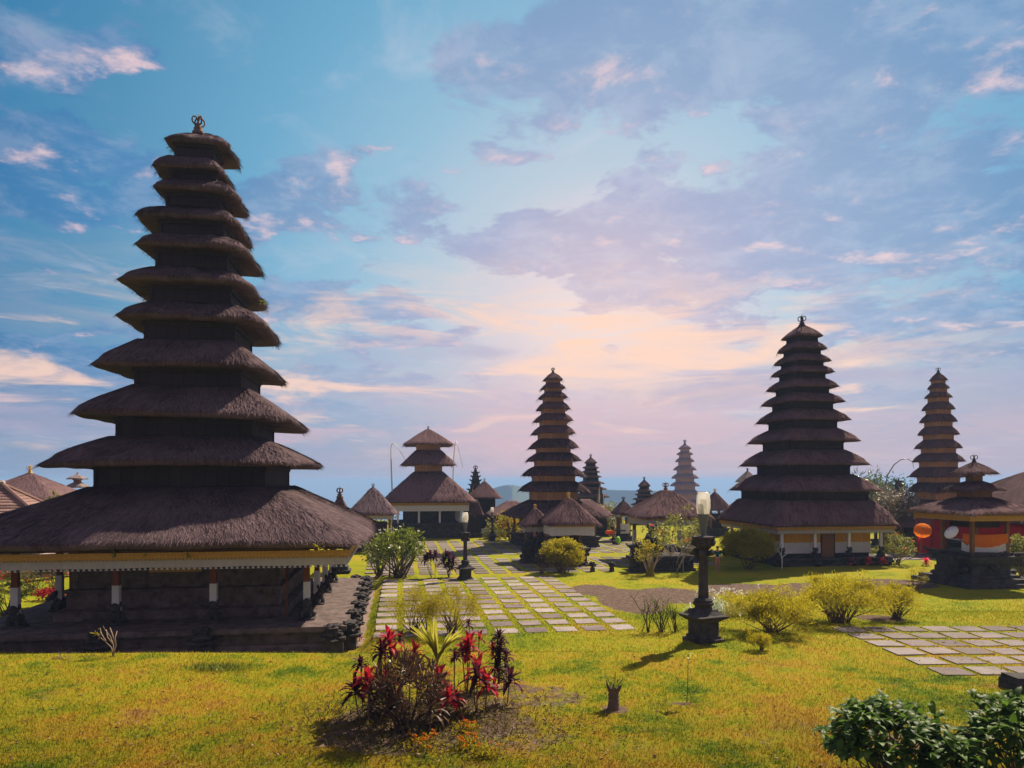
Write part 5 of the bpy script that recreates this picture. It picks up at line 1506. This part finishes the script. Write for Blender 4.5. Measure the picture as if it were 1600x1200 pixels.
gg = G(701, 902); cordyline(0, 0, [(700, 868, 22, .44, .11, MA), (693, 876, 22, .44, .11, MA), (708, 874, 22, .44, .11, MA), (701, 880, 22, .44, .11, MA), (697, 866, 14, .4, .1, MA), (706, 884, 18, .4, .11, MA)], 'bushy near black cordyline left of the second lamp', G2, base=gg)
for px, lab in ((1333, 'leftmost of three pink poinsettias below the curtained pagoda'), (1357, 'middle one of three pink poinsettias below the curtained pagoda'), (1379, 'rightmost of three pink poinsettias below the curtained pagoda'), (1447, 'lone pink poinsettia left of the black stone shrine')):
    g = G(px, 884); r = empty('poinsettia', g, 0, lab, 'poinsettia', 'pink poinsettias')
    mb = MB(); rosette(mb, (0, 0, .32), 22, .42, .15, .3, 1.6, .5, 3); mb.build('bracts', M['petal_pink'], r)
    mb = MB(); rosette(mb, (0, 0, .2), 10, .34, .13, .9, 1.8, .5, 3); mb.tube([(0, 0, -.04), (0, 0, .33)], .02, 5); mb.build('leaves', M['leaf_green'], r)
bush('flowering_shrub', 'light green flowering shrub right of the curtained pagoda', 'shrub', 1400, 882, 2.1, 2.0, 'leaf_mid', leaf=.15, lw=.45, count=1500, clumps=60, stems=16, tight=.12, up=.2, flowers=('petal_pink', 10, .13), rnd_shape=.5)
bush('garden_shrub', 'yellow green shrub at the right edge beside the black stone shrine', 'shrub', 1597, 900, 1.4, 2.3, 'leaf_mid', leaf=.22, lw=.4, count=700, clumps=40, stems=14, tight=.14, up=.4)
# left: plants under the eave
LG = 'flower bed seen under the left eave'
bush('flower_shrub', 'orange red flowering shrub along the pinkish wall', 'shrub', 55, 920, 3.6, 1.3, 'leaf_mid', leaf=.13, lw=.4, count=1500, clumps=60, stems=14, tight=.08, flowers=('petal_red', 60, .14), depth=1.0, group=LG)
bush('flower_shrub', 'dark leaved shrub right of the orange flowers by the pinkish wall', 'shrub', 88, 922, 1.9, 2.0, 'leaf_bronze', leaf=.16, lw=.3, count=900, clumps=40, stems=14, tight=.12, group=LG)
bush('flower_shrub', 'low bright red flowers on the grass under the left eave', 'flower', 80, 938, 1.6, .5, 'leaf_red', leaf=.16, lw=.35, count=500, clumps=30, stems=6, tight=.12, depth=.8, group=LG)
bush('flower_shrub', 'loose green shrub at the left edge under the eave', 'shrub', 12, 962, 1.7, 1.6, 'leaf_mid', leaf=.11, lw=.4, count=1100, clumps=50, stems=16, tight=.1, rnd_shape=.5, group=LG)
# dry shrubs in front of the platform
g = G(176, 1026); r = empty('bare_shrub', g, 0, 'dry pale branched shrub in front of the big tower platform', 'shrub', 'dry shrubs before the platform')
mb = MB()
for path in ([(177, 1028), (174, 1012), (164, 1002), (153, 993), (148, 985)], [(177, 1026), (177, 1008), (172, 994), (164, 984), (161, 978)], [(177, 1024), (181, 1008), (180, 996), (183, 986)], [(166, 1003), (158, 990), (156, 981)], [(176, 1006), (168, 996), (166, 984)], [(180, 1006), (175, 990), (172, 981)]):
    mb.tube([P(a, b, g.y + rg.uniform(-.1, .1)) - g for a, b in path], [.022, .017, .013, .009, .005][:len(path)], 5)
mb.build('branches', M['bark_tan'], r, smooth=True)
mb = MB(); T = np.array([tuple(P(150, 990, g.y) - g)] * 14); mb.rhombs(T + RN.normal(size=T.shape) * .05, RN.normal(size=T.shape), np.full(14, .09), np.full(14, .04), RN); mb.build('leaves', M['leaf_gold'], r)
g = G(96, 1030); r = empty('bare_shrub', g, 0, 'withered tuft of dry leaves before the big tower platform', 'plant', 'dry shrubs before the platform')
mb = MB()
for a, e in ((2.8, 1.2), (2.4, .9), (3.3, 1.3), (.2, .8), (.5, .5), (5.9, 1.1)): mb.leaf((0, 0, 0), (math.cos(a) * math.sin(e), math.sin(a) * math.sin(e), math.cos(e)), .42, .045, .5, 4)
mb.build('leaves', M['leaf_frangi'], r)
# ferns in the big roof
for px, py, yd, mat, lab, n_ in ((116 * 1.0 + 178, 868, 21.9, 'leaf_gold', 'pale fern drooping from the lowest eave of the big tower', 12), (180, 868, 21.5, 'leaf_green', 'green fern under the lowest eave, left of the pale one', 12), (411, 474, 26.4, 'leaf_green', 'bright green tuft growing on a high roof corner of the big tower', 26), (497, 856, 22.2, 'leaf_gold', 'yellow fern at the right end of the lowest eave', 10), (230, 868, 21.6, 'leaf_gold', 'small fern midway along the lowest eave', 8)):
    c = P(px, py, yd * KA); mb = MB()
    for i in range(n_):
        a = rg.random() * 6.28; e = rg.uniform(.3, 1.5)
        mb.leaf(c, (math.cos(a) * math.sin(e), math.sin(a) * math.sin(e) - .5, math.cos(e)), rg.uniform(.16, .34), .05, rg.uniform(.4, 1.1), 4)
    tag(mb.build('fern', M[mat]), lab, 'fern', 'ferns growing on the thatch')
g = G(345, 1046); mb = MB(); n = 700
q = np.random.default_rng(4).normal(size=(n, 2)) * (.5, .16)
Pp = np.stack([q[:, 0], q[:, 1], np.zeros(n)], 1); D = RN.normal(size=(n, 3)) * (.35, .35, .1) + (0, 0, 1)
mb.rhombs(Pp, D, RN.uniform(.10, .26, n), np.full(n, .018), RN, .1)
tag(mb.build('grass_tuft', M['leaf_green'], loc=g), 'patch of taller bright green grass on the lawn before the big tower', 'grass', kind='stuff')
# trees beyond
def tree(px, py_top, y, w, h, mat, label, group, leaf=.3, count=3000, clumps=70, flowers=None, trunk='bark', lw=.4, shape=.5):
    c = P(px, py_top, y); g = Vector((c.x, y, height(c.x, y)))
    H = c.z - g.z
    r = empty('tree', g, 0, label, 'tree', group)
    mb = MB(); cs = []
    for _ in range(clumps):
        v = RN.normal(size=3); v /= np.linalg.norm(v); q = RN.uniform(.4, 1)
        k = 1 + shape * mnoise.noise(Vector(v * 1.7) + Vector((px * .7, 0, 0)))
        cs.append((v[0] * w * .5 * q * k, v[1] * w * .5 * q * k, H - h * .52 + v[2] * h * .5 * q * k))
    cs = np.array(cs); idx = RN.integers(0, clumps, count)
    off = RN.normal(size=(count, 3)) * w * .055
    D = off / (w * .055) + RN.normal(size=(count, 3)) * .6
    L = leaf * RN.uniform(.6, 1.3, count); mb.rhombs(cs[idx] + off, D, L, L * lw, RN)
    mb.build('crown', M[mat], r)
    mb = MB(); b = (0, 0, max(.3, H - h))
    mb.tube([(0, 0, -.1), (.1, 0, b[2] * .5), b], [.06 * w * .5 + .05, .05 * w * .5 + .04, .04 * w * .5 + .03], 8)
    for i in range(16): twig(mb, b, tuple(cs[RN.integers(0, clumps)]), .04 * w * .3 + .02, .015, .1)
    mb.build('trunk', M[trunk], r)
    if flowers:
        mb = MB(); n = flowers[1]; T = cs[RN.integers(0, clumps, n)] + RN.normal(size=(n, 3)) * w * .06
        T = np.repeat(T, 5, 0); mb.rhombs(T, RN.normal(size=T.shape), np.full(len(T), flowers[2]), np.full(len(T), flowers[2] * .6), RN); mb.build('flowers', M[flowers[0]], r)
    return r
TG = 'trees beyond the curtained pagoda'
tree(1392, 766, 58, 4.2, 2.6, 'leaf_frangi', 'wide pale flowering frangipani tree between the two right hand pagodas', TG, leaf=.22, count=4200, clumps=110, flowers=('petal_white', 260, .13), trunk='bark_pale')
tree(1345, 742, 80, 4.5, 4.2, 'leaf_far', 'dull green palm like tree behind the curtained pagoda eave', TG, leaf=.8, count=1200, clumps=40, lw=.15)
tree(1375, 745, 86, 6.5, 4.0, 'leaf_far', 'hazy green tree under the arched brown pole', TG, leaf=.45, count=2600)
tree(1436, 772, 90, 6.0, 3.6, 'leaf_far', 'low green tree behind the tan tower at the right', TG, leaf=.45, count=2200)
tree(1573, 755, 88, 2.2, 2.0, 'leaf_far', 'small hazy treetop above the dark roof at the right edge', TG, leaf=.3, count=500, clumps=24)
tree(948, 783, 74, 4.0, 4.6, 'leaf_mid', 'bright yellow green bushy tree right of the middle pagoda', 'trees beyond the field', leaf=.3, count=3600, clumps=80)
tree(795, 796, 66, 3.2, 3.0, 'leaf_olive', 'yellow leafed small tree left of the middle pagoda', 'trees beyond the field', leaf=.3, count=700, clumps=40, flowers=('petal_orange', 26, .2))
tree(770, 812, 68, 2.2, 2.4, 'leaf_mid', 'dull green sapling beside the distant lamp', 'trees beyond the field', leaf=.25, count=900, clumps=30)
tree(1075, 815, 56, 2.3, 2.2, 'leaf_mid', 'leafy shrub with red flowers left of the tall lamp head', 'trees beyond the field', leaf=.22, count=900, clumps=36, flowers=('petal_red', 12, .16))
tree(33, 774, 54, 2.6, 1.8, 'leaf_mid', 'yellow green leaves poking up behind the pinkish tiled roof', 'trees at the left', leaf=.4, count=340, clumps=22)
tree(85, 777, 53.0, 1.8, 1.4, 'leaf_mid', 'small leafy top between tiled roof and big tower', 'trees at the left', leaf=.4, count=240, clumps=18)
for px, py, yy, w, h, mt, lab in ((1118, 800, 92, 5.5, 3.4, 'leaf_far', 'dark green tree filling the gap left of the curtained pagoda'), (1092, 806, 95, 4.5, 3.0, 'leaf_mid', 'low green tree at the terrace edge behind the tall lamp'), (592, 812, 90, 6.0, 3.2, 'leaf_far', 'dark green tree at the terrace edge left of the three tiered pavilion'),
                            (1150, 800, 98, 5.0, 3.0, 'leaf_far', 'green tree behind the left eave of the curtained pagoda'), (905, 806, 96, 6.0, 3.2, 'leaf_far', 'green tree under the stubby dark pagoda'), (1015, 806, 98, 6.0, 3.0, 'leaf_far', 'green tree below the small five tiered pagoda'), (800, 812, 97, 7.0, 2.8, 'leaf_far', 'low dark tree at the terrace edge left of the middle pagoda')):
    tree(px, py, yy, w, h, mt, lab, 'trees along the terrace edge', leaf=.4, count=1500, clumps=46)
# weeds, litter
rw = np.random.default_rng(8)
mb = MB(); cb = G(660, 1125)
n = 2600; q = rw.normal(size=(n, 2)) * (1.25, 1.0)
Pp = np.stack([cb.x + q[:, 0], cb.y + q[:, 1], np.zeros(n)], 1); Pp[:, 2] = [height(a, b) for a, b in Pp[:, :2].tolist()]
D = rw.normal(size=(n, 3)) * (.8, .8, .2) + (0, 0, .8); mb.rhombs(Pp, D, rw.uniform(.08, .30, n), rw.uniform(.012, .03, n), rw, .3)
tag(mb.build('weeds', M['weed']), 'rough weeds and tall grass growing among the plants of the front bed', 'weeds', kind='stuff')
mb = MB(); n = 2600; y = 11 + 15 * rw.random(n) ** 1.3; x = (-.8 + 1.6 * rw.random(n)) * y
k = rw.random(n) < .35; x[k] = cb.x + rw.normal(size=k.sum()) * 1.8 + .5; y[k] = cb.y + rw.normal(size=k.sum()) * 1.3
Pp = np.stack([x, y, np.array([height(a, b) for a, b in zip(x.tolist(), y.tolist())]) + .035], 1)
D = rw.normal(size=(n, 3)) * (1, 1, .22); L = rw.uniform(.03, .12, n); mb.rhombs(Pp, D, L, L * .42, rw, .2)
tag(mb.build('fallen_leaves', M['litter']), 'dry brown leaves and bits scattered over the front lawn', 'leaf litter', kind='stuff')
def spire2():
    c = P(1404, 747, 80); r = empty('stone_spire', (c.x, 80, YARD), ROT, 'dark stone spire top among the trees at the right', 'shrine')
    mb = MB(); z = 3.2; h = .8
    mb.sq(0, 0, [(.9, -.1), (.9, 3.2)])
    for i in range(5):
        mb.sq(0, 0, [(h * .8, z), (h * .75, z + .3), (h, z + .32), (h, z + .46)])
        for sx in (-1, 1):
            for sy in (-1, 1): horn(mb, sx * h * .9, sy * h * .9, z + .4, sx, sy, .3)
        z += .47; h *= .78
    mb.build('stepped_body', M['stone'], r, jitter=.03); finial(r, z - .05, .4, M['stone'])
spire2()

# ---------------------------------------------------------------- small things and people
g = G(757, 838); r = empty('offering_table', (g.x, g.y, g.z), 0, 'long offering table under a white cloth before the stone spire', 'table')
mb = MB(); mb.box(-1.55, 1.55, -.4, .4, .74, .78); mb.build('table_top', M['brown_wood'], r)
mb = MB(); n = 60
for i in range(n + 1):
    u = -1.6 + 3.2 * i / n
    for zz, o in ((.785, .0), (.78, .42), (.4, .45 + .02 * math.sin(i * 1.3)), (.12, .46 + .05 * math.sin(i * 1.3))): mb.v.append((u, -o, zz))
for i in range(n):
    for q in range(3): mb.f.append((i * 4 + q, i * 4 + q + 1, i * 4 + q + 5, i * 4 + q + 4))
mb.build('tablecloth', M['white_cloth'], r, smooth=True)
for sx in (-1.45, 1.45):
    for sy in (-.33, .33):
        mb = MB(); mb.box(sx - .04, sx + .04, sy - .04, sy + .04, 0, .74); mb.build('leg', M['brown_wood'], r)
def person(px, py, H, label, shirt, bottom, pose='stand', face=-pi / 2, hairmat='hair', long=False, y=None):
    g = G(px, py); s = H / 1.7
    if pose == 'sit':
        J = [((0, 0, .18), .14), ((0, .02, .36), .13), ((0, .0, .58), .15), ((0, -.02, .72), .06), ((0, -.04, .80), .09), ((0, -.05, .92), .095), ((0, -.05, 1.01), .05),
             ((-.19, 0, .62), .06), ((-.26, -.08, .40), .045), ((-.12, -.25, .32), .035), ((-.06, -.32, .31), .03),
             ((.19, 0, .62), .06), ((.26, -.08, .40), .045), ((.12, -.25, .32), .035), ((.06, -.32, .31), .03),
             ((-.12, -.03, .16), .10), ((-.36, -.32, .15), .075), ((-.08, -.40, .08), .05), ((.02, -.44, .06), .04),
             ((.12, -.03, .16), .10), ((.36, -.32, .15), .075), ((.08, -.42, .08), .05), ((-.04, -.48, .06), .04)]
    else:
        J = [((0, 0, .94), .14), ((0, .0, 1.12), .12), ((0, .01, 1.34), .15), ((0, .0, 1.46), .055), ((0, -.02, 1.53), .085), ((0, -.03, 1.62), .092), ((0, -.02, 1.70), .05),
             ((-.19, .0, 1.38), .058), ((-.24, .02, 1.12), .045), ((-.20, -.12, .92), .034), ((-.18, -.17, .85), .03),
             ((.19, .0, 1.38), .058), ((.25, .0, 1.12), .045), ((.18, -.14, .98), .034), ((.12, -.20, .95), .03),
             ((-.09, 0, .88), .095), ((-.10, -.03, .48), .062), ((-.10, .02, .08), .042), ((-.11, -.14, .03), .035),
             ((.09, 0, .88), .095), ((.11, .02, .48), .062), ((.12, .08, .08), .042), ((.14, -.06, .03), .035)]
    E = [(0, 1), (1, 2), (2, 3), (3, 4), (4, 5), (5, 6), (2, 7), (7, 8), (8, 9), (9, 10), (2, 11), (11, 12), (12, 13), (13, 14), (0, 15), (15, 16), (16, 17), (17, 18), (0, 19), (19, 20), (20, 21), (21, 22)]
    c, d = math.cos(face + pi / 2), math.sin(face + pi / 2)
    rotp = lambda p: ((c * p[0] - d * p[1]) * s, (d * p[0] + c * p[1]) * s, p[2] * s)
    me = bpy.data.meshes.new('person'); me.from_pydata([rotp(j[0]) for j in J], E, [])
    o = bpy.data.objects.new('person', me); o.location = g; C.objects.link(o); me.materials.append(M['skin'])
    def skin(ob, radii, root=0):
        m = ob.modifiers.new('skin', 'SKIN')
        lay = ob.data.skin_vertices[0] if ob.data.skin_vertices else None
        for v, rr in zip(lay.data, radii): v.radius = (rr, rr)
        lay.data[root].use_root = True
        u = ob.modifiers.new('sub', 'SUBSURF'); u.levels = 2; u.render_levels = 2
    try:
        if not me.skin_vertices: me.attributes.new  # the layer is made by the modifier
    except Exception: pass
    def grown(name, idx, grow, mat, parent=None, root=0):
        mp = {k: i for i, k in enumerate(idx)}
        mm = bpy.data.meshes.new(name); mm.from_pydata([rotp(J[k][0]) for k in idx], [(mp[a], mp[b]) for a, b in E if a in mp and b in mp], [])
        ob = bpy.data.objects.new(name, mm); C.objects.link(ob)
        bpy.context.view_layer.objects.active = ob
        ob.modifiers.new('skin', 'SKIN')
        if not mm.skin_vertices:
            with bpy.context.temp_override(object=ob, active_object=ob, selected_objects=[ob]): bpy.ops.mesh.customdata_skin_add()
        for v, k in zip(mm.skin_vertices[0].data, idx):
            rr = (J[k][1] + grow) * s; v.radius = (rr, rr * (.8 if k in (0, 1, 2) else 1))
        mm.skin_vertices[0].data[root].use_root = True
        u = ob.modifiers.new('sub', 'SUBSURF'); u.levels = 2; u.render_levels = 2
        dg = bpy.context.evaluated_depsgraph_get(); dg.update()
        fin = bpy.data.meshes.new_from_object(ob.evaluated_get(dg)); fin.name = name
        bpy.data.objects.remove(ob, do_unlink=True)
        fin.materials.clear(); fin.materials.append(M[mat]); fin.polygons.foreach_set('use_smooth', [True] * len(fin.polygons))
        oo = bpy.data.objects.new(name, fin); C.objects.link(oo)
        if parent: oo.parent = parent
        return oo
    bpy.data.objects.remove(o, do_unlink=True)
    o = grown('person', list(range(len(J))), 0, 'skin'); o.location = g
    grown('shirt', [1, 2, 0, 7, 8, 11, 12], .022, shirt, o)
    grown('trousers', [0, 15, 16, 19, 20] + ([17, 21] if long else []), .018, bottom, o)
    mb = MB(); hp = rotp(tuple(Vector(J[5][0]) + Vector((0, .02, .03)))); mb.blob(hp, (.102 * s, .108 * s, .10 * s), .1, 1, 2); mb.build('hair', M[hairmat], o, smooth=True)
    for k in (10, 14):     # hands: palm with five fingers
        pass
    return tag(o, label, 'person', 'people in the temple grounds')
person(1121, 891, 1.45, 'person in a teal shirt and peach shorts standing left of the pointed golden bush', 'teal', 'peach')
person(960, 851, 1.6, 'person in black sitting on the grass in front of the little dark shrine', 'black_cloth', 'black_cloth', 'sit', face=-pi / 2 + .8, long=True)
person(957, 838, 1.65, 'person in white shirt standing behind the little dark shrine', 'white_cloth', 'black_cloth', long=True, face=.6)
person(906, 845, 1.6, 'person in white clothes walking past the yellow green tree', 'white_cloth', 'white_cloth', long=True, face=2.4)
g = G(965, 851); r = empty('backpack', g, 0, 'bright lime green backpack on the grass beside the sitting person', 'backpack')
mb = MB(); mb.blob((0, 0, .34), (.26, .2, .36), .12, 2, 3); mb.build('bag_body', M['lime'], r, smooth=True)
mb = MB(); mb.blob((0, -.17, .22), (.18, .1, .17), .12, 3, 2); mb.build('front_pocket', M['lime'], r, smooth=True)
mb = MB(); mb.tube([(-.1, .05, .66), (-.05, .05, .74), (.05, .05, .74), (.1, .05, .66)], .02, 6); mb.build('handle', M['black_cloth'], r)
g = P(953, 832, 66); mb = MB(); mb.blob((0, 0, 0), (.42, .3, .2), .3, 4, 2)
r = mb.build('orange_bundle', M['orange_cloth'], smooth=True); r.location = (g.x, g.y, height(g.x, g.y) + .75); tag(r, 'orange cloth bundle beside the little dark shrine', 'bundle')
g = G(1597, 1078); mb = MB(); mb.sq(0, 0, [(.34, -.05), (.34, .22), (.30, .26), (.30, .34)])
o = mb.build('stone_block', M['stone'], jitter=.02); o.location = g; tag(o, 'dark stone block at the right edge of the front lawn', 'stone block')
for px, py, lab in ((926, 893, 'small dark stone stub left in the gap of the paved field'), (956, 893, 'small dark stone stub right of the other one in the paved field')):
    g = G(px, py); mb = MB(); mb.sq(0, 0, [(.14, -.05), (.12, .25)]); mb.blob((0, 0, .42), (.2, .2, .16), .5, px, 2)
    o = mb.build('stone_stub', M['stone'], jitter=.02); o.location = g; tag(o, lab, 'stone stub', 'stone stubs of the paved field')

# ---------------------------------------------------------------- the air
def m_haze(t):
    v = t.n('ShaderNodeVolumePrincipled')
    v.inputs['Color'].default_value = (.34, .55, .90, 1)
    v.inputs['Density'].default_value = .0005
    v.inputs['Anisotropy'].default_value = .1
    return v.outputs[0]
mh = bpy.data.materials.new('haze'); mh.use_nodes = True
t = NT(mh.node_tree); o_ = t.n('ShaderNodeOutputMaterial'); t.put(o_.inputs['Volume'], m_haze(t))
mb = MB(); mb.box(-70000, 70000, -5000, 75000, -275, 20)
hz = mb.build('haze', mh); tag(hz, 'thin blue haze over the coast and the temple grounds', 'haze', kind='stuff')
